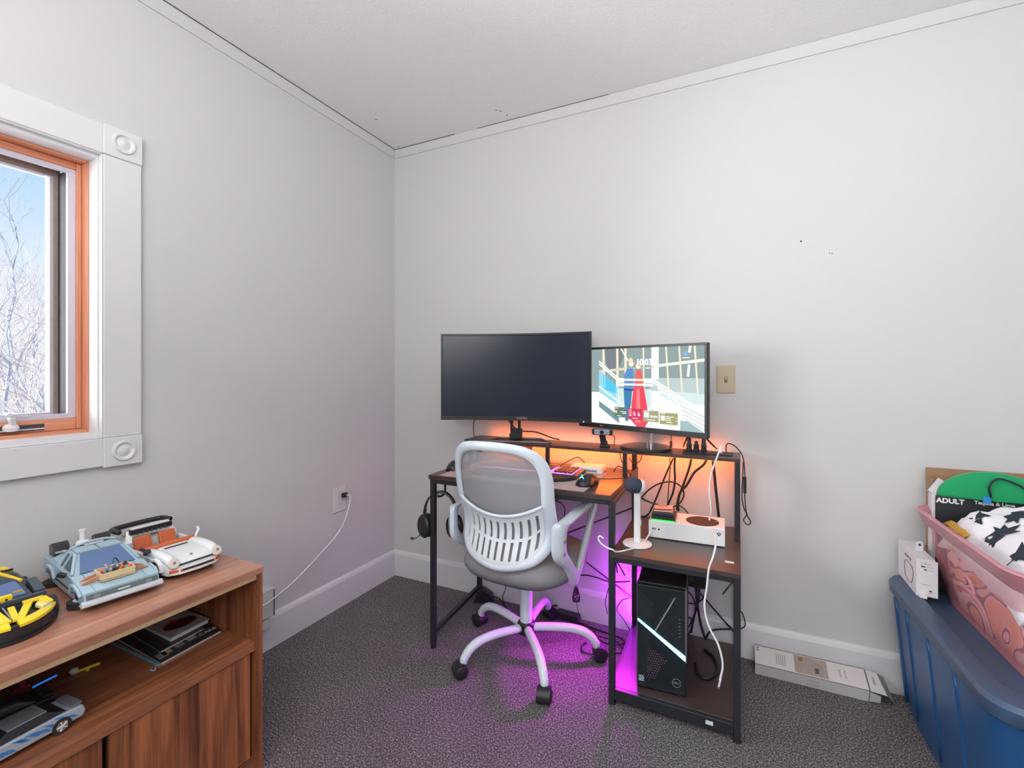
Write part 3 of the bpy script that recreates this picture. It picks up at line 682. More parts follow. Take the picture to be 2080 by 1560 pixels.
lb_ = MB(); lb_.prism([(-TW/2+.001, zA+.001), (-TW/2+.001, zA-.005), (TW/2-.002, zB-.010), (TW/2+.001, zB+.004)], yf-.003, yf-.0005, 'y')
lb_.build('light_bar', emis('cyan_bar', (.12, .76, 1.0), 17), tw)
hx = MB(); M_hex = mat('hex_vent', (.18, .08, .16), .4)
for r_ in range(12):
    for c_ in range(9):
        x = -.045+c_*.0075+(r_ % 2)*.0037; z = .045+r_*.0085
        if x > -.045+(z-.02)*.55+.01 or z > .20-(x+.08)*.9: continue
        hx.cyl((x, yf-.0012, z), (x, yf-.0002, z), .0022, 6)
hx.build('hex_vent', M_hex, fp, kind='stuff')
MB().box(-TW/2+.006, -TW/2+.024, yf-.0008, yf, .026, .046).build('chip_sticker', mat('sticker_blue', (.45, .6, .72), .5), fp)
MB().tube([(.05+.014*math.cos(a), yf-.0005, .045+.014*math.sin(a)) for a in [2*PI*i/24 for i in range(24)]], .0008, 6, closed=True).build('round_logo', M_grey, fp)
text('DELL', .010, (.05, yf-.0006, .045), (1, 0, 0), (0, 0, 1), M_grey, fp, bold=.0002)
for i, z in enumerate((.262, .250, .238, .226, .214, .204)): MB().box(.058, .064, yf-.0016, yf, z, z+.003).build('front_port', M_grey, fp)
text('G SERIES', .006, (.03, yf+.001, TH_-.009), (1, 0, 0), (0, 0, 1), M_lab, fp)
bx = thing('power_supply_box', 'black box hanging under the middle shelf behind the tower', 'box', (1.62, -.06, .27))
MB().box(1.585, 1.665, -.105, -.045, .285, .516).build('case', M_black, bx, bevel=.004)
MB().box(1.60, 1.62, -.108, -.104, .31, .33).build('socket', M_dkgrey, bx)

# ================================================================== CABLES
def cable(nm, label, pts, r=.0025, m=M_cable, k=7, extra=None):
    pts = [Vector(p) for p in pts]
    t = thing(nm, label, 'cable', pts[0])
    MB().tube(pts, r, 7, k).build('wire', m, t, smooth=True)
    if extra: extra(t)
    return t
A = lambda L_, y: [aty(u, v, y) for u, v in L_]
def jack(t, p, q, r=.009, m=M_black, nm='plug'): MB().cyl(p, q, r, 14, r*.7).build(nm, m, t)
cable('white_charging_cable', 'long white charging cable hanging from the shelf end to the tower shelf', A([(1463, 912), (1458, 925), (1444, 965), (1441, 1000), (1444, 1035), (1441, 1058)], -.215)+[aty(1447, 1078, -.33), aty(1453, 1095, -.42), aty(1453, 1112, -.50)]+A([(1447, 1135), (1440, 1155), (1436, 1190), (1431, 1232), (1440, 1272), (1459, 1310), (1468, 1350), (1462, 1383)], -.535), .0032, M_wcable,
      extra=lambda t: (jack(t, aty(1463, 920, -.215), aty(1464, 905, -.205), .006, M_wcable), MB().bar(aty(1464, 1378, -.535), aty(1460, 1394, -.535), .009, .005).build('connector', M_wcable, t, bevel=.001), MB().bar(aty(1460, 1394, -.535), aty(1459, 1399, -.535), .006, .003).build('metal_tip', M_metal, t)))
cable('inline_control_cable', 'thin black cable with inline remote hanging off the right shelf end', [(1.742, -.12, .842), (1.742, -.12, .875), (1.755, -.13, .883), (1.778, -.15, .873), (1.800, -.18, .842), (1.806, -.21, .78), (1.806, -.21, .70), (1.812, -.21, .64), (1.825, -.21, .612), (1.815, -.21, .600), (1.802, -.21, .615), (1.812, -.205, .635), (1.803, -.21, .66), (1.797, -.21, .70), (1.799, -.21, .78), (1.801, -.205, .83)], .0022,
      extra=lambda t: MB().cyl((1.806, -.212, .715), (1.806, -.212, .775), .0055, 12).build('inline_remote', M_black, t))
for i, (x, y, lab) in enumerate(((1.605, -.118, 'thick black power plug nearest the round monitor base'), (1.632, -.118, 'short middle black plug in the shelf sockets'), (1.66, -.118, 'black power plug right of the short one in the shelf sockets'))):
    t = thing('power_plug', lab, 'plug', (x, y, .8432), 0, group='plugs in the shelf sockets')
    h = (.055, .04, .058)[i]
    MB().lathe([(.011, 0), (.012, .004), (.0095, .014), (.0105, .02), (.008, h*.6), (.0065, h), (0, h)], (x, y, .8432), 16).build('body', M_black, t, smooth='auto')
    for q in range(3): MB().lathe([(.0098, 0), (.0118, .002), (.0098, .004)], (x, y, .850+q*.008), 16).build('grip_ring', M_dkgrey, t)
    if i != 1: MB().tube([(x, y, .8432+h), (x, y, .8432+h+.006), (x+(.012 if i else -.010), y+.02, .890), (x+(.035 if i else -.025), y+.06, .858), (x+(.045 if i else -.03), -.037, .845)], .0035, 8, 6).build('cord', M_cable, t, smooth=True)
cable('video_cable', 'short dark cable end with a red tip hanging under the lit monitor', [aty(1364, 880, -.09), aty(1363, 892, -.09), aty(1363, 905, -.09)], .0018,
      extra=lambda t: MB().bar(aty(1363, 896, -.09), aty(1363, 909, -.09), .011, .006, (0, 1, 0)).build('connector', mat('red_dark', (.22, .03, .02), .5), t, bevel=.001))
cable('left_monitor_power_lead', 'thin black lead dropping behind the left end of the curved monitor', [aty(966, 845, -.06), aty(962, 862, -.05), aty(963, 885, -.04), aty(968, 930, -.02), aty(960, 975, -.02)], .0022)
cable('monitor_signal_lead', 'black lead curving from the curved monitor stand across the shelf', [aty(1030, 850, -.08), aty(1050, 873, -.07), aty(1065, 876, -.06), aty(1090, 878, -.08), aty(1120, 889, -.10), aty(1136, 893, -.11)], .003)
cable('keyboard_lead', 'thin dark lead looping behind the keyboard', [(1.08, -.20, .75), (1.12, -.17, .775), (1.15, -.15, .785), (1.165, -.12, .76), (1.16, -.06, .74)], .002)
CL = [
 ('black cable crossing diagonally from the shelf down to the microphone', [(1368, 930), (1352, 965), (1338, 1000), (1325, 1030), (1316, 1045), (1304, 1052)], -.07, .0035),
 ('thin black cable hanging straight behind the sticky notes', [(1361, 930), (1361, 955), (1358, 990), (1356, 1022), (1352, 1040)], -.05, .002),
 ('thick black cable bowing right behind the sticky notes', [(1371, 928), (1370, 950), (1371, 975), (1367, 1000), (1358, 1022), (1350, 1040)], -.085, .004),
 ('black cable slanting left from the sockets to behind the console', [(1404, 932), (1400, 950), (1388, 985), (1378, 1010), (1375, 1036)], -.06, .0045),
 ('black cable curving from the power panel to behind the console', [(1435, 934), (1428, 945), (1410, 960), (1395, 985), (1382, 1000), (1377, 1020), (1378, 1038)], -.075, .005),
 ('thick black cable running down right of the white charging cable', [(1448, 934), (1451, 965), (1454, 995), (1457, 1022), (1460, 1050)], -.06, .0055),
 ('round black loop of cable behind the microphone', [(1304, 1010), (1318, 995), (1340, 982), (1365, 979), (1383, 988), (1389, 1003), (1384, 1018), (1372, 1028), (1350, 1030), (1320, 1020), (1304, 1012)], -.10, .0032),
 ('thin black loop left of the two short shelf posts', [(1259, 920), (1262, 935), (1270, 948), (1280, 962), (1295, 975), (1302, 987)], -.055, .002),
 ('thin black loop right of the two short shelf posts', [(1304, 925), (1300, 936), (1290, 942), (1283, 938), (1278, 930)], -.055, .002),
 ('black lead sloping down right behind the console', [(1376, 1025), (1385, 1030), (1392, 1036), (1398, 1043)], -.05, .0025),
 ('black lead running down to the console back from the loop', [(1268, 990), (1285, 1002), (1305, 1014), (1322, 1021), (1336, 1025)], -.10, .003),
 ('black lead curving under the desk beside the arm of the chair', [(1135, 1008), (1128, 1016), (1140, 1022), (1147, 1034), (1146, 1050), (1146, 1068)], -.20, .002),
 ('short loop of cable tied under the desktop front', [(1141, 1006), (1136, 1014), (1129, 1015), (1129, 1008), (1136, 1008), (1145, 1012)], -.22, .0015),
 ('cable sweeping from behind the chair to the middle desk leg', [(1176, 1168), (1195, 1169), (1215, 1174), (1232, 1180), (1250, 1182), (1280, 1181)], -.12, .003),
 ('cable bunch hanging behind the tower right edge', [(1417, 1150), (1420, 1190), (1419, 1220), (1412, 1245), (1408, 1262), (1404, 1285)], -.06, .004),
 ('cable curving from the tower back up to the shelf', [(1435, 1160), (1434, 1195), (1428, 1215), (1415, 1225), (1405, 1226), (1394, 1224)], -.07, .003),
 ('thick black cable falling from the shelf to the floor tray', [(1413, 1180), (1415, 1215), (1420, 1250), (1425, 1275), (1433, 1298)], -.08, .005),
 ('black cord looping behind the tower at mid height', [(1394, 1198), (1405, 1210), (1412, 1228), (1410, 1248), (1402, 1268), (1394, 1280)], -.09, .003),
 ('cord bowing low behind the tower', [(1394, 1254), (1403, 1256), (1406, 1268), (1402, 1282), (1396, 1290)], -.10, .0035),
 ('black cord arching from the tray to the right rear leg', [(1433, 1298), (1441, 1284), (1455, 1279), (1480, 1278), (1492, 1280)], -.08, .004),
 ('thick black cord curled on the bottom shelf', None, 0, .006),
 ('thin black loop bulging right past the rear leg', [(1493, 1240), (1506, 1243), (1513, 1262), (1512, 1273), (1500, 1278), (1492, 1278)], -.03, .0022),
 ('hanging loop of thin wire left of the middle leg', [(1236, 1195), (1232, 1210), (1230, 1228), (1234, 1247)], -.2, .0018),
 ('thin wire hanging left of the chair column', [(1026, 1180), (1027, 1195), (1021, 1212), (1025, 1228), (1035, 1238)], -.04, .002),
]
for lab, P, y, r in CL:
    if P is None: pts = [(1.665, -.14, .064), (1.70, -.18, .064), (1.715, -.26, .064), (1.69, -.32, .064), (1.655, -.315, .064), (1.64, -.25, .064)]
    else: pts = A(P, y)
    cable('cable', lab, pts, r)
FL = [
 ('cable on the carpet running from the adapter to the middle leg', [(1.10, -.06, .01), (1.17, -.075, .008), (1.25, -.09, .008), (1.33, -.11, .01), (1.37, -.16, .012)], .004),
 ('cable on the carpet crossing under the purple light', [(1.09, -.05, .018), (1.15, -.10, .008), (1.22, -.13, .008), (1.31, -.14, .01), (1.36, -.19, .012)], .003),
 ('looped cable on the carpet beside the right caster', [(1.20, -.20, .006), (1.19, -.23, .006), (1.21, -.27, .006), (1.27, -.26, .006), (1.33, -.22, .006), (1.365, -.20, .006)], .003),
 ('twisted cord on the carpet left of the middle leg', [(1.15, -.06, .008), (1.21, -.11, .010), (1.25, -.16, .008), (1.30, -.17, .008), (1.35, -.14, .012), (1.365, -.09, .02)], .003),
 ('black cord from the adapter toward the chair base', [(1.02, -.045, .012), (1.00, -.05, .01), (.985, -.06, .03), (.99, -.05, .05), (1.01, -.04, .05)], .004),
 ('loose loop of wire rising behind the middle leg', [(1.37, -.09, .03), (1.33, -.08, .08), (1.30, -.07, .11), (1.32, -.06, .15), (1.355, -.06, .17)], .002),
]
for lab, P, r in FL: cable('floor_cable', lab, P, r)
ad = thing('power_adapter', 'black power adapter brick on the carpet behind the chair base', 'adapter', (1.065, -.045, 0), math.radians(-4), world=False)
MB().box(-.055, .055, -.022, .022, .002, .034).build('case', M_black, ad, bevel=.005)
MB().cyl((-.055, 0, .018), (-.07, 0, .018), .006, 12, .004).build('cord_collar', M_black, ad)
rm = thing('light_remote', 'small dark controller with white symbols hanging below the seat', 'remote', (1.155, -.20, .20), TH, world=False)
MB().loft([[(a*wx, b*.005, z) for a, b in ((-1, -1), (1, -1), (1, 1), (-1, 1))] for z, wx in ((-.030, .010), (-.026, .016), (-.01, .0175), (.02, .011), (.036, .006))]).build('body', M_black, rm, bevel=.002)
sy = MB(); 
for k, (x, z) in enumerate(((0, 0), (-.006, .006), (.006, .004), (-.004, -.008), (.005, -.010), (0, -.018), (-.007, -.002), (.008, -.004))): sy.bar((x-.0025, -.0056, z), (x+.0025, -.0056, z+(.003 if k % 2 else -.003)), .0012, .0012)
sy.build('symbols', M_lab, rm)
MB().tube([(0, 0, .036), (-.002, 0, .06), (-.006, .0, .10), (-.012, 0, .16)], .0016, 6, 5).build('wire', M_cable, rm, smooth=True)
MB().tube([(0, 0, -.030), (.004, 0, -.05), (.015, .01, -.09), (.04, .05, -.15), (.06, .1, -.185)], .0016, 6, 5).build('wire', M_cable, rm, smooth=True)
# dark bundle behind left rear leg
bp = thing('power_brick', 'black power brick leaning by the left rear desk leg', 'adapter', (.625, -.07, 0), math.radians(20), world=False)
MB().prism([(-.05, 0), (.055, 0), (.045, .045), (.0, .075), (-.03, .06)], -.02, .02, 'y').build('case', M_black, bp, bevel=.006)
MB().tube([(.045, 0, .03), (.08, 0, .02), (.10, -.02, .006), (.12, -.05, .005)], .0035, 8, 6).build('cord', M_cable, bp, smooth=True)

# ================================================================== CHAIR
ch = thing('office_chair', 'white and grey mesh-back office chair on casters at the desk', 'chair', (.995, -.37, 0), math.radians(-4), world=False)
def BK(r, z, d=0.):
    f = -.245+1.5*r*r-.16*max(0, z-.62)+.032*math.exp(-((z-.57)/.07)**2)-.05*max(0, .50-z)
    return Vector((r, f-d, z))
def outl(k, inner):
    o_ = [(0, .912), (.08, .908), (.145, .893), (.192, .855), (.213, .79), (.214, .70), (.212, .62), (.205, .55), (.178, .490), (.12, .450), (.0, .430)]
    i_ = [(0, .872), (.08, .868), (.132, .852), (.160, .822), (.172, .77), (.170, .70), (.166, .62), (.162, .56), (.142, .515), (.10, .483), (.0, .462)]
    P = i_ if inner else o_
    P = P+[(-x, z) for x, z in P[-2:0:-1]]
    return [(p.x, p.y) for p in catmull([Vector((x, z, 0)) for x, z in P], k, True)]
po_, pi_ = outl(6, 0), outl(6, 1)
rings = []
for (a, b), (c, d_) in zip(po_, pi_):
    m_ = ((a+c)/2, (b+d_)/2)
    rings.append([BK(a, b, .004), BK(*m_, .012), BK(c, d_, .004), BK(c, d_, -.014), BK(*m_, -.018), BK(a, b, -.014)])
rings.append(rings[0])
MB().loft(rings, caps=False).build('back_frame', M_chair, ch, smooth='auto', sub=1)
def inr(z):
    best = .0
    for (a, b), (c, d_) in zip(pi_, pi_[1:]+pi_[:1]):
        if a >= -1e-6 and (b-z)*(d_-z) <= 0 and abs(d_-b) > 1e-9:
            best = max(best, a+(c-a)*(z-b)/(d_-b))
    return best
# mesh fabric
mm = bpy.data.materials.new('chair_mesh'); mm.use_nodes = True; n = mm.node_tree; L = n.links.new
b_ = n.nodes['Principled BSDF']; b_.inputs['Base Color'].default_value = (.36, .36, .38, 1); b_.inputs['Roughness'].default_value = .8
t_ = n.nodes.new('ShaderNodeTexCoord'); s_ = n.nodes.new('ShaderNodeSeparateXYZ'); L(t_.outputs['Object'], s_.inputs[0])
m1 = n.nodes.new('ShaderNodeMath'); m1.operation = 'MULTIPLY'; m1.inputs[1].default_value = 2*PI/.0042; L(s_.outputs['Z'], m1.inputs[0])
m2_ = n.nodes.new('ShaderNodeMath'); m2_.operation = 'SINE'; L(m1.outputs[0], m2_.inputs[0])
m3 = n.nodes.new('ShaderNodeMapRange'); m3.inputs[1].default_value = -1; m3.inputs[2].default_value = 1; m3.inputs[3].default_value = .62; m3.inputs[4].default_value = .98; L(m2_.outputs[0], m3.inputs[0])
L(m3.outputs[0], b_.inputs['Alpha'])
NR = 44
def mesh_pt(s, t):
    z = .466+(.868-.466)*t; r = (inr(z)+.004)*(s*2-1)
    return BK(r, z, -.010)
MB().grid(mesh_pt, 20, NR).build('mesh_back', mm, ch, smooth=True)
# lumbar panel with slots
def ztop(r): return .632+1.6*r*r
def zbot(r): return .452+.9*r*r+ (max(0, abs(r)-.12)*.9)
cols = [-.176]
for i in range(11):
    c = -.155+i*.031; cols += [c-.006, c+.006]
cols.append(.176); rows = [0, .10, .16, .30, .44, .50, .56, .70, .80, .86, 1.0]
def lp(i, j, d=.0):
    r = cols[i]; t = rows[j]; z = zbot(r)+(ztop(r)-zbot(r))*t
    return BK(r*(1-.06*(1-t)), z, .004+d+(.0035 if 0 < i < len(cols)-1 and (i % 2 == 0) and .05 < t < .95 else 0))
lv = MB(); k = 0
for i in range(len(cols)):
    for j in range(len(rows)): lv.v.append(lp(i, j))
nr = len(rows)
for i in range(len(cols)-1):
    for j in range(nr-1):
        slot = (i % 2 == 1) and (j in (2, 3) or j in (6, 7) or j in (1,) or j == 8)
        if (i % 2 == 1) and (1 <= j <= 3 or 5 <= j <= 8): continue
        a = i*nr+j; lv.f.append((a, a+nr, a+nr+1, a+1))
lv.build('lumbar_panel', mat('chair_white_light', (.74, .79, .84), .35), ch, solid=.006, bevel=.001)
# lip of the lumbar panel
MB().tube([BK(r, ztop(r), .008) for r in [-.176+.352*i/24 for i in range(25)]], .0065, 8).build('lumbar_lip', M_chair, ch, smooth=True)
# seat
rings = []
def fp_(k, z, dz=0): return [Vector((.226*k*math.copysign(abs(math.cos(a))**.62, math.cos(a)), (.225 if math.sin(a) < 0 else .25)*k*math.copysign(abs(math.sin(a))**.66, math.sin(a))+.0, z+dz*math.sin(a))) for a in [2*PI*j/48 for j in range(48)]]
for k_, z in ((.80, .352), (.93, .362), (1.0, .385), (1.01, .41), (.97, .437), (.86, .452), (.5, .458), (.05, .455)): rings.append(fp_(k_, z, -.008))
MB().loft(rings).build('seat_cushion', M_seat, ch, smooth=True)
MB().loft([fp_(.55, .335), fp_(.82, .352)]).build('seat_pan', mat('pan_grey', (.35, .36, .38), .5), ch, smooth='auto')
MB().bar((0, -.10, .366), (0, -.18, .370), .10, .008).bar((0, -.18, .366), (0, -.222, .47), .10, .010).build('back_bracket', M_chair, ch, bevel=.004)
# arms: closed loop plate at each side
for sg in (-1, 1):
    ol = catmull([Vector((f, z, 0)) for f, z in ((-.225, .585), (-.215, .625), (-.15, .628), (-.02, .662), (.075, .680), (.125, .676), (.115, .635), (.085, .56), (.05, .46), (.02, .37), (-.03, .335), (-.07, .37), (-.13, .44), (-.215, .50))], 6, True)
    il = catmull([Vector((f, z, 0)) for f, z in ((-.145, .57), (-.135, .60), (-.10, .612), (-.02, .632), (.040, .648), (.066, .640), (.050, .60), (.025, .55), (.0, .48), (-.02, .43), (-.036, .415), (-.055, .43), (-.10, .47), (-.14, .52))], 6, True)
    def X(f, z): return sg*(.232+.045*max(0, min(1, (z-.36)/.3))*max(0, min(1, (f+.25)/.25)) + .0*(f))
    rings = []
    for a, c in zip(ol, il):
        top = a.y > .60 and a.x > -.17; wd = .044 if top else .036
        rings.append([(X(a.x, a.y)-wd*sg, a.x, a.y), (X(a.x, a.y)+.010*sg, a.x, a.y), (X(c.x, c.y)+.008*sg, c.x, c.y), (X(c.x, c.y)-.010*sg, c.x, c.y)])
    rings.append(rings[0])
    arm = MB().loft(rings, caps=False).build('armrest', M_chair, ch, smooth='auto', sub=1)
    for z in (.560, .515): MB().cyl((sg*.246, -.178, z), (sg*.251, -.178, z), .007, 14).build('bolt', M_grey, arm)
# column, hub, legs, casters
MB().cyl((0, 0, .10), (0, 0, .305), .0255, 28).build('column', M_chair, ch, smooth='auto')
MB().cyl((0, 0, .305), (0, 0, .345), .022, 24).build('column_collar', M_black, ch, smooth='auto')
MB().lathe([(.030, .085), (.036, .09), (.036, .128), (.030, .135), (.026, .135)], n=28).build('hub', M_black, ch, smooth='auto')
A0 = [-123, -53, 17, 93, 160]
for a in A0:
    a = math.radians(a+4); c, s = math.cos(a), math.sin(a)
    P = [(.03, .112), (.10, .118), (.17, .120), (.225, .112), (.262, .092), (.283, .066), (.286, .052)]
    MB().tube([(c*r, s*r, z) for r, z in P], [.0165, .0165, .0165, .017, .0165, .0155, .0145], 14, 5).build('base_leg', M_chair, ch, smooth=True)
    cx, cy = c*.292, s*.292; sw = random.uniform(-.6, .6); dx, dy = math.cos(a+sw), math.sin(a+sw)
    Rz = Matrix.Translation((cx+dx*.006, cy+dy*.006, .027)) @ Matrix.Rotation(a+sw, 4, 'Z')
    cs = MB().lathe([(0, -.027), (.018, -.0265), (.0265, -.020), (.027, -.004), (.0265, .004), (.027, .020), (.0265, .0265), (.018, .027), (0, .027)], n=24, M=Matrix.Rotation(PI/2, 3, 'X')).xf(Rz).build('caster', M_black, ch, smooth='auto')
    MB().loft([[(.031*math.cos(t), y, .031*math.sin(t)) for t in [PI*(-.05+.75*i/12) for i in range(13)]] for y in (-.022, .022)]).xf(Rz).build('caster_hood', M_black, cs, smooth='auto')
    MB().cyl((cx, cy, .035), (cx, cy, .060), .008, 12).build('caster_stem', M_black, cs)
# ================================================================== WOODEN CABINET
cb = thing('media_cabinet', 'brown walnut media cabinet with open shelf above two sliding doors', 'cabinet', (.31, -1.6, 0))
CX0, CX1, CY0, CY1, ZT = .078, .540, -1.985, -1.228, .600
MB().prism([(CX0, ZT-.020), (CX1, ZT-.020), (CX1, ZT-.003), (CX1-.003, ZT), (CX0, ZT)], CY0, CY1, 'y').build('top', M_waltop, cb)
def side(y0, y1):
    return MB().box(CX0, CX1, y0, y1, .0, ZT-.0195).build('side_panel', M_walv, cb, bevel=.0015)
side(CY1-.020, CY1-.001); side(CY0+.001, CY0+.020)
yi0, yi1 = CY0+.020, CY1-.020
MB().box(CX1-.045, CX1-.002, yi0, yi1, ZT-.034, ZT-.020).build('chipboard_strip', M_chip, cb)
MB().box(CX0, CX0+.006, yi0, yi1, .03, ZT-.02).build('back_panel', M_walh, cb)
ZSH = .388
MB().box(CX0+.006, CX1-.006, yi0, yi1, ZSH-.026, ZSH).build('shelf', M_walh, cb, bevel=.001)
MB().box(CX0+.006, CX1-.004, yi0, yi1, .035, .055).build('bottom_panel', M_walh, cb)
MB().box(CX1-.03, CX1-.006, yi0, yi1, .0, .050).build('plinth', M_walh, cb, bevel=.001)
MB().box(CX1-.028, CX1-.012, -1.594, yi1-.012, .058, ZSH-.030).build('door', M_walv, cb, bevel=.001)
MB().box(CX1-.028, CX1-.012, yi0+.012, -1.606, .058, ZSH-.030).build('door', M_walv, cb, bevel=.001)
MB().box(CX1-.060, CX1-.045, yi0, yi1, .058, ZSH-.030).build('inner_panel', M_black, cb)

# toy cars -------------------------------------------------------------
def wheel(mb_parent, x, y, r=.018, wd=.012, rim=M_grey, z=None, nm='wheel'):
    z = r if z is None else z; s_ = 1 if y > 0 else -1
    o = MB().cyl((x, y-s_*wd, z), (x, y, z), r, 22).build(nm, mat('tyre', (.018, .018, .02), .7), mb_parent, smooth='auto')
    MB().cyl((x, y, z), (x, y+s_*.001, z), r*.62, 16).build('rim', rim, o)
    sp = MB()
    for i in range(5):
        a = 2*PI*i/5; sp.bar((x, y+s_*.0015, z), (x+math.cos(a)*r*.6, y+s_*.0015, z+math.sin(a)*r*.6), .003, .0015)
    sp.build('spokes', M_lab, o)
    return o
M_sb = mat('brick_sand_blue', (.30, .42, .50), .3, vary=(30, .08)); M_sb2 = mat('brick_light_blue', (.36, .50, .58), .28, vary=(30, .06))
M_lb = mat('brick_pale_grey', (.50, .54, .60), .3)
M_win = mat('brick_window_blue', (.10, .17, .34), .12, spec=.6)
M_tan2 = mat('brick_tan', (.66, .52, .30), .35); M_nougat = mat('brick_nougat', (.48, .22, .12), .35)
dl = thing('wedge_toy_car', 'blue-grey wedge shaped brick-built toy car with a tan tray on its hood, middle of three', 'toy car', (.262, -1.497, ZT), math.radians(-8), world=False)
def prof_body(prof, yw, nm, m, par, bev=.0015, taper=None):
    return MB().prism(prof, -yw, yw, 'y').build(nm, m, par, bevel=bev)
prof_body([(-.165, .016), (-.10, .012), (.12, .012), (.155, .018), (.168, .028), (.163, .040), (.06, .057), (-.05, .062), (-.165, .062), (-.172, .035)], .074, 'body', M_sb, dl)
# fenders and side line
for s_ in (-1, 1):
    MB().box(-.125, .085, s_*.0735-.001, s_*.0735+.002, .026, .031).build('side_stripe', M_black, dl)
    MB().prism([(.070, .030), (.078, .048), (.10, .053), (.135, .048), (.150, .036), (.14, .036), (.125, .043), (.10, .046), (.088, .042), (.082, .030)], s_*.074, s_*.080, 'y').build('fender_flare', M_sb2, dl, bevel=.001)
    MB().prism([(-.135, .028), (-.128, .050), (-.10, .055), (-.07, .050), (-.060, .028), (-.070, .028), (-.08, .043), (-.10, .047), (-.12, .043), (-.127, .028)], s_*.074, s_*.080, 'y').build('fender_flare', M_sb2, dl, bevel=.001)
    MB().cyl((.112, s_*.070, .030), (.112, s_*.0745, .030), .014, 20).build('wheel_well', M_black, dl)
    MB().cyl((-.098, s_*.070, .030), (-.098, s_*.0745, .030), .016, 20).build('wheel_well', M_black, dl)
    t_ = MB().cyl((.112, s_*.068, .004), (.112, s_*.068, .016), .024, 24).build('folded_wheel', mat('tyre', (.018, .018, .02), .7), dl, smooth='auto')
    MB().cyl((.112, s_*.068, .0162), (.112, s_*.068, .018), .013, 20).build('rim', M_lb, t_)
    t_ = MB().cyl((-.098, s_*.068, .0), (-.098, s_*.068, .012), .024, 24).build('folded_wheel', mat('tyre', (.018, .018, .02), .7), dl, smooth='auto')
    MB().bar((.055, s_*.080, .064), (.045, s_*.093, .070), .012, .010).build('mirror', M_black, dl, bevel=.002)
MB().box(-.15, .12, -.055, .055, .0, .013).build('undertray', M_black, dl)
MB().prism([(.150, .017), (.168, .012), (.178, .018), (.176, .026), (.168, .029)], -.080, .080, 'y').build('front_bumper', M_lb, dl, bevel=.002)
MB().prism([(.1655, .028), (.1695, .0285), (.1655, .0395), (.163, .040)], -.070, .070, 'y').build('grille', mat('grille_dark', (.10, .13, .13), .3), dl)
MB().box(.1695, .1705, -.012, .012, .033, .036).build('badge', M_lab, dl)
for y in (-.057, .045): MB().box(.168, .1705, y, y+.012, .030, .037).build('headlight', M_grey, dl)
# hood panels
for y0, y1 in ((-.073, -.052), (-.050, .050), (.052, .073)):
    MB().loft([[(.160, y0, .0425), (.160, y1, .0425), (.158, y1, .040), (.158, y0, .040)], [(.062, y0, .0590), (.062, y1, .0590), (.062, y1, .055), (.062, y0, .055)]]).build('hood_panel', M_sb2, dl, bevel=.0006)
# cabin
def quadbox(p, th, nm, m, par):   # p: four corners, thickness along normal
    P = [Vector(q) for q in p]; nn = (P[1]-P[0]).cross(P[3]-P[0]).normalized()*th
    return MB().loft([[q for q in P], [q+nn for q in P]]).build(nm, m, par)
MB().loft([[(.062, -.066, .056), (.062, .066, .056), (-.14, .066, .058), (-.14, -.066, .058)], [(-.004, -.048, .092), (-.004, .048, .092), (-.060, .048, .094), (-.060, -.048, .094)]]).build('cabin', M_sb2, dl, bevel=.001)
quadbox([(.060, -.056, .0605), (.060, .056, .0605), (.0005, .041, .0920), (.0005, -.041, .0920)], .0015, 'windshield', M_win, dl)
for s_ in (-1, 1):
    quadbox([(.045, s_*.0665, .062), (-.050, s_*.0665, .062), (-.050, s_*.0515, .088), (.004, s_*.0515, .088)], .0012*s_*-1, 'side_window', mat('window_dark', (.05, .07, .09), .2), dl)
    for x in (.050, -.024, -.054): MB().bar((x, s_*.068, .060), (x*.35-.02 if x > 0 else x, s_*.050, .0935), .006, .004).build('pillar', M_sb2, dl)
for x0, x1 in ((-.028, -.005), (-.056, -.031)):
    for y0, y1 in ((-.046, -.002), (.002, .046)): MB().box(x0, x1, y0, y1, .0935, .0975).build('roof_tile', M_sb2, dl, bevel=.0006)
MB().box(-.062, -.045, -.02, .02, .098, .103).build('roof_fitting', M_lb, dl, bevel=.001)
MB().tube([(-.05, -.05, .097), (-.05, -.02, .106), (-.05, .02, .106), (-.05, .05, .099)], .003, 8, 5).build('roof_pipe', M_sb2, dl, smooth=True)
for y0 in (-.055, -.03, -.005, .02, .045): MB().bar((-.065, y0, .092), (-.165, y0, .064), .007, .005).build('rear_louvre', M_lb if y0 in (-.055, .045) else M_grey, dl)
for y0 in (-.062, .028): MB().prism([(-.175, .058), (-.135, .062), (-.142, .088), (-.158, .094), (-.180, .085)], y0, y0+.034, 'y').build('rear_vent_box', mat('brick_brown_black', (.035, .03, .03), .35), dl, bevel=.001)
MB().cyl((-.125, -.005, .07), (-.125, -.005, .085), .017, 20).build('reactor_base', M_black, dl)
MB().lathe([(.016, .085), (.013, .092), (.0065, .094), (.0065, .118), (.008, .119), (.008, .124), (0, .124)], (-.125, -.005, 0), 18).build('reactor_cylinder', M_white, dl, smooth='auto')
cr_ = MB(); cr_.box(.080, .133, -.034, .034, .052, .055).box(.080, .083, -.034, .034, .055, .069).box(.130, .133, -.034, .034, .050, .069).box(.083, .130, -.034, -.031, .052, .069).box(.083, .130, .031, .034, .052, .069)
cr_ = cr_.build('hood_tray', M_tan2, dl)
for s_ in (-1, 1):
    for x in (.092, .112): MB().prism([(s_*.034, .054), (s_*.066, .050), (s_*.066, .053), (s_*.05, .060), (s_*.034, .062)], x, x+.006, 'x').build('tray_strap', M_nougat, dl)
M_cols = [mat('bit_silver', (.5, .52, .56), .3, metal=.6), mat('bit_red', (.5, .03, .03), .4), mat('bit_blue', (.08, .16, .32), .35), mat('bit_orange', (.8, .16, .04), .4), mat('bit_dark', (.05, .05, .06), .4)]
rr = random.Random(3)
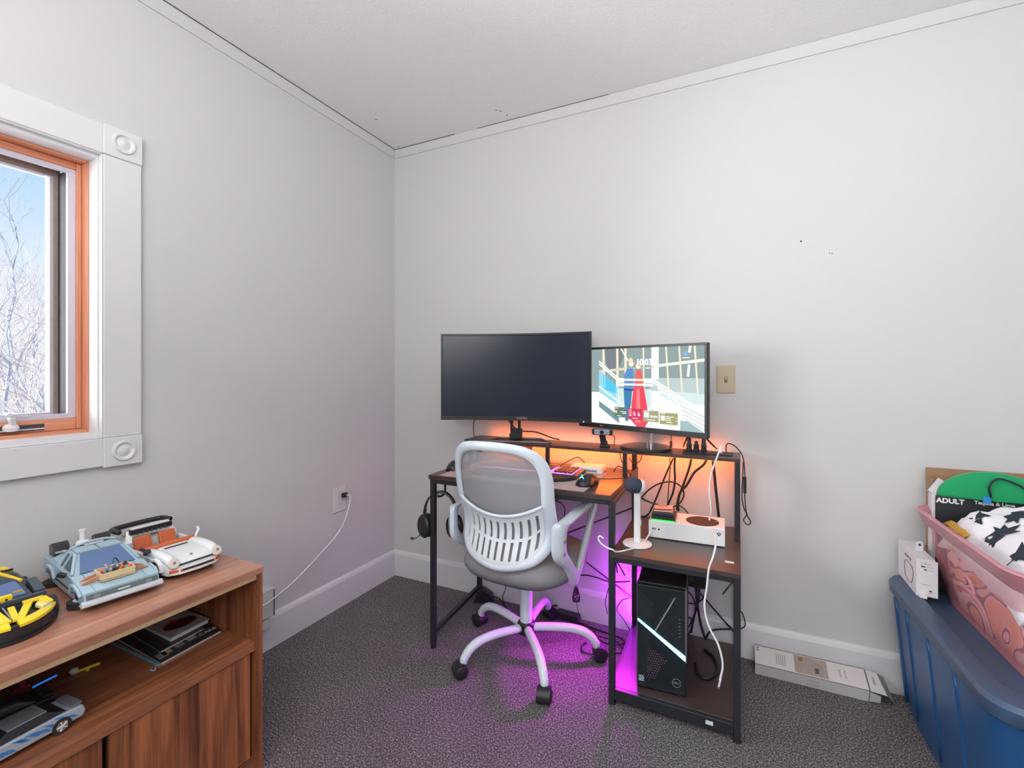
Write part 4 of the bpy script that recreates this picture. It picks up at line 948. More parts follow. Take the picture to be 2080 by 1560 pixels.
for i in range(20):
    x, y = rr.uniform(.088, .125), rr.uniform(-.027, .026); m_ = M_cols[rr.choice([0, 0, 0, 1, 2, 2, 3, 4])]
    if i % 2: MB().cyl((x, y, .056), (x+rr.uniform(-.01, .01), y+rr.uniform(-.01, .01), .070+rr.uniform(0, .008)), .0035, 10).build('tray_part', m_, cr_)
    else: MB().box(x-.004, x+.004, y-.004, y+.004, .056, .066+rr.uniform(0, .008)).build('tray_part', m_, cr_, bevel=.001)
MB().tube([(.09, .0, .075), (.082, .006, .085), (.078, .012, .080), (.082, .016, .07)], .0012, 6, 5).build('wire', M_black, cr_)

# white convertible
wc2 = thing('white_toy_convertible', 'white brick-built toy convertible with orange seats, right of the three', 'toy car', (.262, -1.338, ZT), math.radians(-3), world=False)
M_wb = mat('brick_white', (.72, .74, .76), .25); M_org = mat('brick_orange', (.55, .13, .045), .35); M_rdo = mat('lens_orange', (.62, .10, .04), .25)
def ring(x, w_, zt, zb_, crown=.0):
    return [(x, -w_, zb_), (x, -w_, zt-.010), (x, -w_+.010, zt), (x, -w_*.45, zt+crown), (x, w_*.45, zt+crown), (x, w_-.010, zt), (x, w_, zt-.010), (x, w_, zb_)]
MB().loft([ring(.160, .052, .036, .014), ring(.145, .064, .046, .012, .001), ring(.11, .069, .053, .012, .001), ring(.05, .069, .056, .012, .003), ring(.036, .068, .057, .012, .003)]).build('front_body', M_wb, wc2, smooth='auto')
MB().loft([ring(-.075, .070, .060, .012, .002), ring(-.12, .070, .060, .012, .002), ring(-.155, .062, .050, .016, .002), ring(-.168, .052, .040, .020, .001)]).build('rear_body', M_wb, wc2, smooth='auto')
for s_ in (-1, 1):
    MB().box(-.076, .037, s_*.069-.004, s_*.069+.004, .014, .054).build('door', M_wb, wc2, bevel=.002)
    # raised wings with headlights
    rings = []
    for i in range(9):
        x = .025+.130*i/8; h = .057+.010*math.sin(PI*min(1, i/8*.8+.12))-.008*(i == 8); rr_ = .013-.002*(i == 8)
        rings.append([(x, s_*.056+rr_*math.cos(a), max(.03, h-.011+rr_*.95*math.sin(a))) for a in [2*PI*j/16 for j in range(16)]])
    MB().loft(rings).build('front_wing', M_wb, wc2, smooth='auto')
    hd = MB().lathe([(.0, -.004), (.0135, -.004), (.0145, .0), (.012, .003), (0, .004)], (.160, s_*.056, .047), 24, Matrix.Rotation(math.radians(62), 3, 'Y')).build('headlight', mat('lens_pearl', (.62, .58, .52), .2), wc2, smooth='auto')
    MB().box(.162, .165, s_*.056-.003, s_*.056+.003, .046, .053).build('lamp_detail', M_grey, hd)
    for x in (.098, -.108):
        wheel(wc2, x, s_*.0715, .022, .016, M_lb)
        MB().loft([[(x+q*math.cos(a), yy, .022+q*math.sin(a)) for q, yy in ((.025, s_*.066), (.025, s_*.075), (.031, s_*.075), (.033, s_*.066))] for a in [PI*i/10 for i in range(11)]]).build('wheel_arch', M_wb, wc2, smooth='auto')
    MB().tube([(.030, s_*.066, .06), (.028, s_*.070, .070), (.022, s_*.078, .078), (.008, s_*.082, .082)] if s_ > 0 else [(.03, -.066, .06), (.03, -.072, .066), (.03, -.078, .070)], .004, 8, 4).build('mirror', M_wb if s_ > 0 else mat('mirror_navy', (.02, .03, .07), .3), wc2, smooth=True)
    MB().bar((-.080, s_*.060, .058), (-.100, s_*.050, .088), .016, .008).build('rear_pillar', M_wb, wc2, bevel=.001)
MB().box(-.076, .036, -.065, .065, .010, .022).build('cockpit_floor', M_rdo, wc2)
for y in (-.032, .032):
    st = MB().box(-.060, -.015, y-.024, y+.024, .022, .040).build('seat', M_org, wc2, bevel=.004)
    MB().bar((-.058, y, .036), (-.070, y, .076), .044, .013, (1, 0, 0)).build('seat_back', M_org, st, bevel=.004)
MB().tube([(.022, -.062, .058), (.026, -.03, .061), (.026, .03, .061), (.022, .062, .058)], .008, 10, 5).build('dashboard', M_org, wc2, smooth=True)
MB().bar((-.088, -.055, .088), (-.088, .055, .088), .014, .014).build('roll_hoop', M_black, wc2, bevel=.002)
MB().bar((-.094, -.05, .096), (-.094, .05, .096), .014, .006).build('roof_edge', M_wb, wc2, bevel=.001)
for i in range(7): MB().box(-.083, -.079, -.040+i*.012, -.034+i*.012, .080, .088).build('strap', M_dkgrey, wc2)
MB().loft([[(-.10, -.050, .092), (-.10, .050, .092), (-.10, .050, .086), (-.10, -.050, .086)], [(-.165, -.045, .068), (-.165, .045, .068), (-.165, .045, .058), (-.165, -.045, .058)]]).build('engine_cover', M_wb, wc2, bevel=.001)
MB().loft([[(-.108, -.034, .0925), (-.108, .034, .0925), (-.108, .034, .090), (-.108, -.034, .090)], [(-.145, -.034, .0785), (-.145, .034, .0785), (-.145, .034, .076), (-.145, -.034, .076)]]).build('engine_grille', mat('grille_grey', (.12, .10, .10), .5), wc2)
MB().tube([(-.120, -.068, .088), (-.155, -.068, .086), (-.176, -.058, .086), (-.182, 0, .087), (-.176, .058, .088), (-.155, .068, .090), (-.122, .068, .092)], .0075, 10, 5).build('spoiler', M_black, wc2, smooth=True)
MB().loft([[(.155, -.064, .016), (.155, -.064, .030), (.148, -.058, .030), (.148, -.058, .016)], [(.170, -.045, .016), (.170, -.045, .032), (.155, -.045, .032), (.155, -.045, .016)], [(.175, 0, .016), (.175, 0, .033), (.158, 0, .033), (.158, 0, .016)], [(.170, .045, .016), (.170, .045, .032), (.155, .045, .032), (.155, .045, .016)], [(.155, .064, .016), (.155, .064, .030), (.148, .058, .030), (.148, .058, .016)]]).build('front_bumper', M_wb, wc2, bevel=.001)
MB().loft([[(.1715, -.040, .0235), (.1715, -.040, .029), (.168, -.040, .029), (.168, -.040, .0235)], [(.1760, 0, .0245), (.1760, 0, .030), (.172, 0, .030), (.172, 0, .0245)], [(.1715, .040, .0235), (.1715, .040, .029), (.168, .040, .029), (.168, .040, .0235)]]).build('bumper_strip', M_black, wc2)
for s_ in (-1, 1): MB().loft([[(.1725, s_*.040, .0225), (.1725, s_*.040, .030), (.166, s_*.040, .030), (.166, s_*.040, .0225)], [(.157, s_*.066, .0215), (.157, s_*.066, .029), (.152, s_*.060, .029), (.152, s_*.060, .0215)]]).build('indicator', M_rdo, wc2)
MB().box(.150, .162, -.045, .045, .0365, .0395).build('hood_gap', M_black, wc2)
MB().box(.052, .059, -.030, .030, .0595, .0605).build('hood_vent', M_dkgrey, wc2)
MB().cyl((.135, 0, .049), (.135, 0, .0525), .0035, 12).build('hood_badge', M_grey, wc2)
MB().box(.1748, .1756, -.022, .022, .0175, .0220).build('number_plate', M_lab, wc2)
MB().box(-.15, .14, -.055, .055, .008, .014).build('undertray', M_black, wc2)

# yellow and black sports car
yc = thing('yellow_toy_sports_car', 'yellow and black brick-built toy sports car, left of the three', 'toy car', (.268, -1.703, ZT), math.radians(-4), world=False)
M_ye = mat('brick_yellow', (.82, .60, .02), .3); M_bk = mat('brick_black', (.014, .015, .020), .3); M_dbg = mat('brick_dark_bluegrey', (.045, .06, .085), .35)
def yring(x, w_, z): return [(x, -w_, .010), (x, -w_, z-.010), (x, -w_+.012, z), (x, w_-.012, z), (x, w_, z-.010), (x, w_, .010)]
MB().loft([yring(.150, .050, .030), yring(.130, .074, .034), yring(.10, .084, .038), yring(.03, .084, .044), yring(-.06, .084, .052), yring(-.15, .082, .058), yring(-.17, .072, .052)]).build('chassis', M_bk, yc, smooth='auto')
NF = 13
def arcp(r_, a, cx_=.020): return (cx_+r_*math.cos(a)*.95, r_*math.sin(a)*.62)
for nm, r0, r1, z0, z1, m_ in (('front_skirt', .138, .156, .004, .034, M_bk), ('front_lip', .150, .162, .002, .008, M_bk)):
    MB().loft([[(*arcp(r0, a), z0), (*arcp(r1, a), z0), (*arcp(r1, a), z1), (*arcp(r0, a), z1)] for a in [math.radians(-62+124*i/NF) for i in range(NF+1)]]).build(nm, m_, yc, smooth='auto')
for sg in (-1, 1):
    MB().loft([[(*arcp(.140, a), .036), (*arcp(.159, a), .031), (*arcp(.159, a), .037), (*arcp(.140, a), .042)] for a in [math.radians(sg*(4+54*i/9)) for i in range(10)]]).build('nose_band', M_ye, yc, smooth='auto')
    MB().bar((.150, sg*.006, .040), (.090, sg*.012, .049), .011, .006).build('hood_bar', M_ye, yc, bevel=.001)
    MB().bar((.150, sg*.012, .040), (.085, sg*.042, .048), .014, .006).build('hood_bar', M_ye, yc, bevel=.001)
    MB().bar((.085, sg*.032, .050), (.085, sg*.066, .050), .012, .006).build('hood_bar', M_ye, yc, bevel=.001)
    MB().bar((.085, sg*.062, .050), (.115, sg*.068, .044), .014, .006).build('hood_bar', M_ye, yc, bevel=.001)
    MB().prism([(.075, sg*.060), (.115, sg*.070), (.130, sg*.052), (.105, sg*.046)], .038, .046).build('headlamp', mat('lamp_yellow', (.72, .66, .30), .2), yc, bevel=.002)
    MB().prism([(.112, sg*.070), (.135, sg*.048), (.139, sg*.050), (.117, sg*.074)], .036, .040).build('light_strip', M_lab, yc)
    MB().bar((-.005, sg*.052, .072), (-.075, sg*.030, .082), .007, .006).build('roof_bar', M_ye, yc, bevel=.001)
    MB().bar((-.11, sg*.030, .072), (-.150, sg*.050, .070), .014, .005).build('tail_blade', M_ye, yc, bevel=.001)
    MB().bar((-.115, sg*.060, .068), (-.150, sg*.052, .072), .012, .005).build('tail_blade', M_ye, yc, bevel=.001)
    MB().bar((.05, sg*.070, .052), (-.04, sg*.078, .056), .018, .012).build('sill', M_dbg, yc, bevel=.001)
    for x in (.085, -.105): wheel(yc, x, sg*.086, .024, .018, M_dkgrey)
MB().bar((.148, 0, .0445), (.088, 0, .053), .002, .002).build('centre_line', M_grey, yc)
MB().box(.052, .062, -.022, .022, .052, .068).build('cowl_panel', M_ye, yc, bevel=.002)
for y in (-.012, 0, .012): MB().box(.062, .0635, y-.002, y+.002, .058, .062).build('cowl_hole', M_bk, yc)
MB().bar((.066, -.075, .052), (.066, .075, .052), .008, .010).build('cross_beam', M_dbg, yc, bevel=.001)
MB().box(.025, .030, .030, .046, .050, .062).build('small_gear', mat('brick_gold', (.5, .35, .04), .35), yc, bevel=.001)
MB().loft([[(.045, -.060, .050), (.045, .060, .050), (-.12, .065, .055), (-.12, -.065, .055)], [(-.01, -.048, .075), (-.01, .048, .075), (-.08, .045, .080), (-.08, -.045, .080)]]).build('cabin', M_dbg, yc, bevel=.002)
quadbox([(.038, -.050, .0535), (.038, .050, .0535), (-.006, .042, .0745), (-.006, -.042, .0745)], .001, 'windshield', M_win, yc)
MB().box(-.098, -.092, -.06, .06, .075, .080).build('rear_wing', M_bk, yc, bevel=.001)
MB().box(.150, .152, -.02, -.006, .016, .026).build('front_badge', mat('badge_pale', (.55, .45, .42), .4), yc)

# things on the cabinet shelf ---------------------------------------------
mg = thing('large_magazine', 'large dark picture magazine lying flat at the bottom of the shelf pile', 'magazine', (.28, -1.32, ZSH), 0)
M_mag = mat('magazine_dark', (.030, .028, .032), .35, vary=(6, .4))
MB().prism([(.410, -1.428), (.398, -1.262), (.150, -1.262), (.150, -1.416)], ZSH, ZSH+.006).build('pages', mat('paper', (.5, .48, .48), .7), mg)
cv = MB().prism([(.412, -1.430), (.400, -1.260), (.148, -1.260), (.148, -1.418)], ZSH+.006, ZSH+.0075).build('cover', M_mag, mg)
for i, (c, x, y) in enumerate((((.45, .3, .15), .375, -1.395), ((.3, .2, .2), .37, -1.36), ((.35, .35, .33), .365, -1.325), ((.25, .2, .2), .385, -1.41))): MB().prism([(x-.02, y-.012), (x+.012, y-.014), (x+.010, y+.010), (x-.02, y+.012)], ZSH+.0075, ZSH+.0079).build('cover_photo', mat('photo%d' % i, c, .4), cv)
text('CARS', .020, (.372, -1.285, ZSH+.0079), (0, 1, 0), (-1, 0, 0), M_lab, cv)
MB().box(.15, .41, -1.436, -1.4305, ZSH, ZSH+.004).build('blue_spine', mat('spine_blue', (.16, .30, .40), .4), mg)
MB().tube([(.405, -1.436, ZSH+.003), (.415, -1.445, ZSH+.003), (.425, -1.450, ZSH+.003), (.418, -1.456, ZSH+.003), (.408, -1.450, ZSH+.003)], .0015, 6, 4).build('tag_ring', mat('tag_blue', (.3, .4, .5), .4), mg)
bk = thing('dark_book', 'thin dark book in the middle of the shelf pile', 'book', (.26, -1.34, ZSH+.0075))
MB().prism([(.365, -1.405), (.352, -1.285), (.15, -1.28), (.15, -1.39)], ZSH+.0080, ZSH+.0125).build('pages', mat('paper', (.5, .48, .48), .7), bk)
MB().prism([(.367, -1.408), (.354, -1.283), (.148, -1.278), (.148, -1.392)], ZSH+.0125, ZSH+.0145).build('cover', M_mag, bk)
b2 = thing('white_booklet', 'pale booklet with a dark red car on its cover, top of the shelf pile', 'booklet', (.25, -1.32, ZSH+.0145))
MB().prism([(.345, -1.370), (.337, -1.262), (.15, -1.262), (.15, -1.362)], ZSH+.0145, ZSH+.0255).build('pages', mat('paper_white', (.65, .64, .66), .7), b2)
c2 = MB().prism([(.349, -1.374), (.341, -1.260), (.148, -1.260), (.148, -1.366)], ZSH+.0255, ZSH+.0275).build('cover', mat('cover_grey', (.42, .40, .41), .35), b2)
MB().prism([(.29+.028*math.cos(a), -1.315+.045*math.sin(a)) for a in [2*PI*i/20 for i in range(20)]], ZSH+.0275, ZSH+.028).build('printed_car', mat('print_maroon', (.10, .012, .018), .35), c2)
MB().prism([(.255, -1.33), (.270, -1.33), (.270, -1.312), (.255, -1.312)], ZSH+.0280, ZSH+.0284).build('printed_lamp', mat('print_red', (.55, .03, .02), .35), c2)
text('CAR', .012, (.338, -1.345, ZSH+.0276), (0, 1, 0), (-1, 0, 0), M_lab, c2)

def small_car(nm, label, loc, rz, mb_col, roofc, flame=None):
    t = thing(nm, label, 'toy car', loc, rz, world=False)
    MB().prism([(-.105, .012), (.095, .012), (.103, .020), (.104, .034), (.060, .040), (-.060, .041), (-.104, .038), (-.110, .024)], -.036, .036, 'y').build('body', mb_col, t, bevel=.004, seg=3)
    MB().loft([[(.050, -.032, .040), (.050, .032, .040), (-.078, .032, .040), (-.078, -.032, .040)], [(.015, -.026, .057), (.015, .026, .057), (-.045, .026, .057), (-.045, -.026, .057)]]).build('windows', M_bk, t, bevel=.002)
    MB().box(-.046, .016, -.0265, .0265, .0565, .060).build('roof', roofc, t, bevel=.002)
    for s_ in (-1, 1):
        for x in (-.066, .064): wheel(t, x, s_*.0375, .0165, .010, M_metal, nm='wheel')
    MB().box(-.105, -.085, -.030, .030, .0405, .044).build('spoiler', roofc, t, bevel=.001)
    if flame:
        for s_ in (-1, 1):
            fm = MB()
            for i in range(18):
                x = -.098+.010*i+rr.uniform(-.003, .003); z = .018+rr.uniform(0, .012)
                fm.prism([(x, z-.003), (x+.008, z-.001), (x+.024, z+.010), (x+.008, z+.006)], s_*.0362, s_*.0368, 'y')
            fm.build('flame_print', flame, t)
    return t
small_car('silver_toy_car', 'silver toy car with blue flame stripes at the front of the shelf', (.448, -1.725, ZSH), math.radians(-86), mat('car_silver', (.42, .48, .55), .3, metal=.3), mat('roof_silver', (.22, .22, .25), .35, metal=.3), mat('flame_blue', (.05, .20, .50), .3))
small_car('black_toy_car', 'black toy car parked behind the silver one on the shelf', (.345, -1.735, ZSH), math.radians(-92), M_bk, mat('roof_black', (.03, .03, .033), .3))
yt = thing('yellow_toy_blaster', 'tiny yellow toy pick with a white ball on the dark shelf', 'toy', (.262, -1.535, ZSH), math.radians(62), world=False)
MB().bar((-.010, 0, .006), (.035, 0, .012), .006, .006).build('shaft', M_ye, yt, bevel=.001)
MB().bar((.010, 0, .006), (.012, 0, .001), .006, .006).build('grip', M_ye, yt)
MB().lathe([(0, -.010), (.006, -.008), (.010, 0), (.008, .006), (0, .008)], (-.016, 0, .010), 16).build('ball', mat('ball_pearl', (.55, .58, .55), .4), yt, smooth=True)
fg = thing('toy_figure', 'small red and blue toy figure holding bright blue rods in the shelf shade', 'toy', (.268, -1.650, ZSH), math.radians(80), world=False)
M_fb = mat('figure_blue', (.06, .22, .50), .4); M_fr = mat('figure_red', (.22, .015, .03), .4)
for x in (-.006, .006): MB().box(x-.005, x+.005, -.004, .004, 0, .020).build('leg', M_fb, fg, bevel=.001)
MB().loft([[(-.011, -.005, .020), (.011, -.005, .020), (.011, .005, .020), (-.011, .005, .020)], [(-.008, -.004, .036), (.008, -.004, .036), (.008, .004, .036), (-.008, .004, .036)]]).build('torso', M_fr, fg, bevel=.001)
MB().cyl((0, 0, .036), (0, 0, .047), .0055, 14).build('head', M_fr, fg)
for s_ in (-1, 1):
    MB().tube([(s_*.009, 0, .034), (s_*.014, -.004, .028), (s_*.016, -.010, .028)], .003, 8, 3).build('arm', M_fr, fg, smooth=True)
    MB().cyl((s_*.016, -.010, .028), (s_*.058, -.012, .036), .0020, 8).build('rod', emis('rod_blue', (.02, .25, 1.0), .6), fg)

# ================================================================== FLAT BOX ON THE FLOOR
fb = thing('flat_carton', 'long flat white carton with one open flap, lying against the baseboard', 'box', (2.02, -.108, 0), 0, world=False)
Mt = Matrix.Rotation(math.radians(17), 4, 'X')
M_cart = mat('carton_white', (.62, .60, .60), .55, vary=(4, .04)); M_cedge = mat('carton_edge', (.16, .16, .18), .7)
MB().box(-.178, .178, 0, .090, 0, .050).xf(Mt).build('carton', M_cart, fb, bevel=.001)
for y, z in ((-.0003, .0503), (.0903, .0503)): MB().bar((-.178, y, z), (.178, y, z), .0016, .0016).xf(Mt).build('fold_line', M_cedge, fb)
for x in (-.178, .178): MB().bar((x, 0, .0503), (x, .09, .0503), .0016, .0016).xf(Mt).build('fold_line', M_cedge, fb)
MB().box(.178, .182, 0, .09, 0, .05).xf(Mt).build('fold_line', M_cedge, fb)
fl = MB().loft([[(.179, .0, .050), (.179, .09, .050), (.179, .09, .0488), (.179, .0, .0488)], [(.228, .001, .044), (.215, .088, .047), (.215, .088, .0458), (.228, .001, .0428)]]).xf(Mt).build('open_flap', M_cart, fb)
MB().loft([[(.229, .001, .044), (.216, .088, .047), (.216, .088, .0458), (.229, .001, .0428)], [(.250, -.002, .022), (.235, .09, .034), (.235, .09, .033), (.250, -.002, .021)]]).xf(Mt).build('tuck_flap', M_grey, fb)
MB().loft([[(.180, -.001, .004), (.180, -.001, .046), (.180, .0, .046), (.180, .0, .004)], [(.212, .002, .004), (.212, .002, .034), (.212, .003, .034), (.212, .003, .004)]]).xf(Mt).build('side_flap', M_cart, fb)
ph = MB().box(-.045, .060, .006, .085, .0500, .0506).xf(Mt).build('printed_photo', mat('photo_beige', (.34, .29, .25), .5, vary=(40, .3)), fb)
def onbox(mb): return mb.xf(Matrix.Translation((2.02, -.108, 0)) @ Mt)
def bt(st, size, x, y, xd, yd, m, par=fb):
    q = Mt.to_3x3()
    text(st, size, Mt @ Vector((x, y, .0509)), q @ Vector(xd), q @ Vector(yd), m, par)
M_ink = mat('print_dark', (.07, .07, .08), .6); M_inkl = mat('print_grey', (.3, .3, .31), .6)
bt('ROOM', .011, .098, .045, (0, -1, 0), (1, 0, 0), M_inkl); bt('ROOM', .011, .114, .045, (0, -1, 0), (1, 0, 0), M_inkl)
bt('ROOM', .011, .198, .045, (0, -1, 0), (1, 0, 0), M_inkl)
for i in range(5): MB().box(-.105+i*.007, -.102+i*.007, .02, .07, .0500, .0505).xf(Mt).build('fine_print', M_inkl, fb)
for i in range(2): MB().box(-.170, -.163, .066+i*.011, .072+i*.011, .05, .0505).xf(Mt).build('print_mark', M_ink, fb)
MB().box(.020, .032, .020, .042, .0506, .0510).xf(Mt).build('photo_detail', M_ink, ph); MB().box(-.030, -.016, .060, .078, .0506, .0510).xf(Mt).build('photo_detail', mat('photo_brown', (.25, .12, .08), .5), ph)
MB().box(.044, .047, .010, .07, .0506, .0510).xf(Mt).build('photo_detail', M_inkl, ph)
q = Mt.to_3x3()
for i in range(2): text('ROOM', .0125, Mt @ Vector((.012, -.0006, .016+.015*i)), q @ Vector((-1, 0, 0)), q @ Vector((0, 0, -1)), M_inkl, fb)

# ================================================================== BLUE TOTE
def rrect(x0, x1, y0, y1, r, z, n=6):
    P = []
    for cx_, cy_, a0 in ((x1-r, y1-r, 0), (x0+r, y1-r, 90), (x0+r, y0+r, 180), (x1-r, y0+r, 270)):
        for i in range(n+1):
            a = math.radians(a0+90*i/n); P.append((cx_+r*math.cos(a), cy_+r*math.sin(a), z))
    return P
M_bl = mat('tote_blue', (.012, .075, .21), .36, vary=(2, .04)); M_lid = mat('tote_lid', (.045, .085, .155), .42)
bt_ = thing('blue_storage_tote', 'large dark blue plastic storage tote with lid at the right', 'storage tote', (2.55, -.40, 0), math.radians(2), world=False)
def br(k, z, r=.07): return rrect(-.285+k, .285-k, -.385+k, .352-k*.6, r, z)
MB().loft([br(.055, 0), br(.050, .02), br(.035, .16), br(.022, .30), br(.012, .425)]).build('body', M_bl, bt_, smooth='auto')
for y in (-.15, .02, .19, .29):
    MB().loft([[(-.236+dx-.002, y-wy, z), (-.236+dx-.006, y-wy*.3, z), (-.236+dx-.006, y+wy*.3, z), (-.236+dx-.002, y+wy, z), (-.20+dx, y, z)] for z, dx, wy in ((.04, .0, .004), (.12, -.008, .016), (.24, -.019, .022), (.34, -.028, .016), (.39, -.033, .004))]).build('wall_rib', M_bl, bt_, smooth=True)
lid = MB().loft([br(.004, .405), br(0, .41), br(-.003, .440), br(.004, .450), br(.045, .452), br(.052, .448), br(.056, .430)]).build('lid', M_lid, bt_, smooth='auto')

# pink tote
M_pk = bpy.data.materials.new('pink_clear_plastic'); M_pk.use_nodes = True; n = M_pk.node_tree; b_ = n.nodes['Principled BSDF']
b_.inputs['Base Color'].default_value = (.80, .33, .38, 1); b_.inputs['Roughness'].default_value = .22; b_.inputs['Alpha'].default_value = .42
M_pk2 = mat('pink_rim_plastic', (.60, .25, .29), .28, alpha=.93)
PX, PY = 2.62, -.395; ZP = .4302
pk = thing('pink_storage_tote', 'clear pink plastic storage tote full of fabric, on the blue tote', 'storage tote', (PX, PY, ZP), math.radians(1.5), world=False)
def pr(k, z, r=.08): return rrect(-.285+k, .285-k, -.325+k, .325-k, r, z)
MB().loft([pr(.060, .0), pr(.058, .003), pr(.030, .14), pr(.022, .225)], caps=False).build('wall', M_pk, pk, smooth='auto')
MB().loft([pr(.062, .0), pr(.062, .003)]).build('floor_plate', M_pk, pk)
MB().loft([pr(.020, .223), pr(.004, .236), pr(-.004, .268), pr(-.008, .274), pr(-.004, .278), pr(.006, .276), pr(.018, .245), pr(.026, .228)], caps=False).build('rim', M_pk2, pk, smooth='auto')
MB().tube([(-.262, -.06, .13), (-.268, -.05, .16), (-.266, -.02, .165), (-.262, -.01, .14)], .004, 8, 5).build('latch_mark', M_pk2, pk, smooth=True)
# fabric inside
def noise3(x, y, s): 
    from mathutils import noise
    return noise.noise(Vector((x*s, y*s, 3.1)))
inn = thing('folded_print_fabric', 'coral fabric with dark swirls folded inside the pink tote', 'fabric', (PX, PY, ZP+.004), math.radians(1.5), world=False)
fm_ = bpy.data.materials.new('coral_swirl_fabric'); fm_.use_nodes = True; n = fm_.node_tree; L = n.links.new; b_ = n.nodes['Principled BSDF']; b_.inputs['Roughness'].default_value = .85
tc_ = n.nodes.new('ShaderNodeTexCoord'); nz = n.nodes.new('ShaderNodeTexNoise'); nz.inputs['Scale'].default_value = 5; nz.inputs['Detail'].default_value = 1.5; nz.inputs['Distortion'].default_value = 1.6
L(tc_.outputs['Object'], nz.inputs['Vector'])
r_ = n.nodes.new('ShaderNodeValToRGB'); el = r_.color_ramp.elements; r_.color_ramp.interpolation = 'EASE'
el[0].position = .0; el[0].color = (.80, .30, .18, 1); el[1].position = 1; el[1].color = (.85, .62, .60, 1)
for p, c in ((.40, (.80, .34, .20, 1)), (.455, (.82, .48, .40, 1)), (.47, (.12, .05, .10, 1)), (.495, (.12, .05, .10, 1)), (.51, (.82, .52, .46, 1)), (.60, (.85, .66, .64, 1)), (.66, (.55, .10, .12, 1)), (.70, (.85, .60, .60, 1))):
    q_ = el.new(p); q_.color = c
L(nz.outputs['Fac'], r_.inputs[0]); L(r_.outputs[0], b_.inputs['Base Color'])
rings = []
for z, k in ((.004, .075), (.05, .062), (.10, .055), (.15, .050), (.19, .060), (.205, .10), (.21, .18)):
    rings.append([(x*(1+.03*noise3(x+z*3, y, 9)), y*(1+.03*noise3(y, x+z*2, 8)), zz) for x, y, zz in pr(k, z, .09)])
MB().loft(rings).build('folds', fm_, inn, smooth=True)
# white fleece with dark shapes
bl = thing('white_patterned_blanket', 'rumpled white fleece blanket with black jagged shapes in the pink tote', 'blanket', (2.60, -.40, .64))
def bz(x, y):
    from mathutils import noise
    v = .700+.17*(y+.41)+.055*min(1, (x-2.37)/.16)-.055*max(0, (y+.27)/.1)+.034*noise.noise(Vector((x*9, y*7, .3)))+.018*noise.noise(Vector((x*22, y*20, 1.3)))
    ed = max(0, 1-min(x-2.375, 2.84-x, y+.665, -.165-y)/.06); return v-.075*ed*ed
BX0, BX1, BY0, BY1 = 2.372, 2.845, -.66, -.17
rings = []
blm = MB().grid(lambda s, t: (BX0+(BX1-BX0)*s, BY0+(BY1-BY0)*t, bz(BX0+(BX1-BX0)*s, BY0+(BY1-BY0)*t)), 40, 40)
M_fl = mat('fleece_white', (.76, .75, .80), .95, bump=(140, .5, .003), vary=(8, .04), sheen=.3)
bo = blm.build('cloth', M_fl, bl, smooth=True, solid=.012)
M_fbk = mat('fleece_black', (.018, .03, .045), .95)
rs = random.Random(11)
def on_cloth(u, v):
    d_ = _ray(u, v)
    for i in range(600):
        p = Vector(CAMP)+d_*(.8+i*.002)
        if BX0 < p.x < BX1 and BY0 < p.y < BY1 and p.z < bz(p.x, p.y)+.006: return (p.x, p.y)
    return None
shapes = [q for q in (on_cloth(u, v) for u, v in ((1990, 1030), (1976, 1066), (2066, 1050), (2036, 1086), (2004, 1112), (2070, 1132), (2072, 1018), (1936, 1062), (1915, 1030))) if q]+[(2.74, -.34), (2.70, -.52), (2.78, -.25)]
for i, (cx_, cy_) in enumerate(shapes):
    a0 = rs.uniform(0, 6.28); N = 14; mbq = MB()
    base = [Vector((cx_, cy_))]
    pts2 = []
    for j in range(N):
        a = a0+2*PI*j/N; rad = (.027 if j % 2 else .014)*(1.0+.5*abs(math.cos(a-a0)))*rs.uniform(.8, 1.1)
        pts2.append((max(BX0+.004, min(BX1, cx_+rad*math.cos(a)*.95)), max(BY0+.004, min(BY1-.004, cy_+rad*math.sin(a)*1.15))))
    vs = [(cx_, cy_, bz(cx_, cy_)+.0115)]
    for (x, y) in pts2:
        for f_ in (.35, .7, 1): vs.append((cx_+(x-cx_)*f_, cy_+(y-cy_)*f_, bz(cx_+(x-cx_)*f_, cy_+(y-cy_)*f_)+.0115))
    fs = []
    for j in range(N):
        a = 1+3*j; b = 1+3*((j+1) % N); fs += [(0, a, b), (a, a+1, b+1, b), (a+1, a+2, b+2, b+1)]
    mbq.add(vs, fs).build('printed_shape', M_fbk, bo, smooth=True)
yl = thing('mustard_cloth_edge', 'narrow mustard yellow cloth edge under the white blanket corner', 'cloth', (2.39, -.20, .66))
MB().grid(lambda s, t: (2.372+.02*t+.004*math.sin(9*s), -.20-.14*s, .680+.012*t), 8, 3).build('hem', mat('mustard', (.62, .33, .05), .85), yl, smooth=True, solid=.003)
# costume package standing at the back of the pink tote
cs_ = thing('costume_package', 'black costume package with green hat and white lettering at the back wall', 'package', (2.55, -.11, ZP+.01))
MB().box(2.375, 2.80, -.125, -.090, ZP+.30-.29, .745).build('card', mat('card_black', (.022, .024, .026), .4), cs_, bevel=.002)
MB().box(2.366, 2.378, -.123, -.092, ZP+.03, .755).build('card_side', mat('card_white', (.62, .62, .66), .5), cs_)
MB().bar((2.372, -.108, .755), (2.400, -.108, .800), .028, .008, (0, 1, 0)).build('card_tab', mat('card_white', (.62, .62, .66), .5), cs_)
gp = [(2.515+.135*math.cos(a)*1.0, .752+.090*math.sin(a)) for a in [PI*i/24 for i in range(25)]]
rings = []
for s_, dy in ((1.0, -.118), (.97, -.128), (.85, -.136), (.6, -.140), (.3, -.141), (.02, -.141)):
    rings.append([(2.515+(x-2.515)*s_, dy+.003*math.sin(9*x), .752+(z-.752)*s_) for x, z in gp])
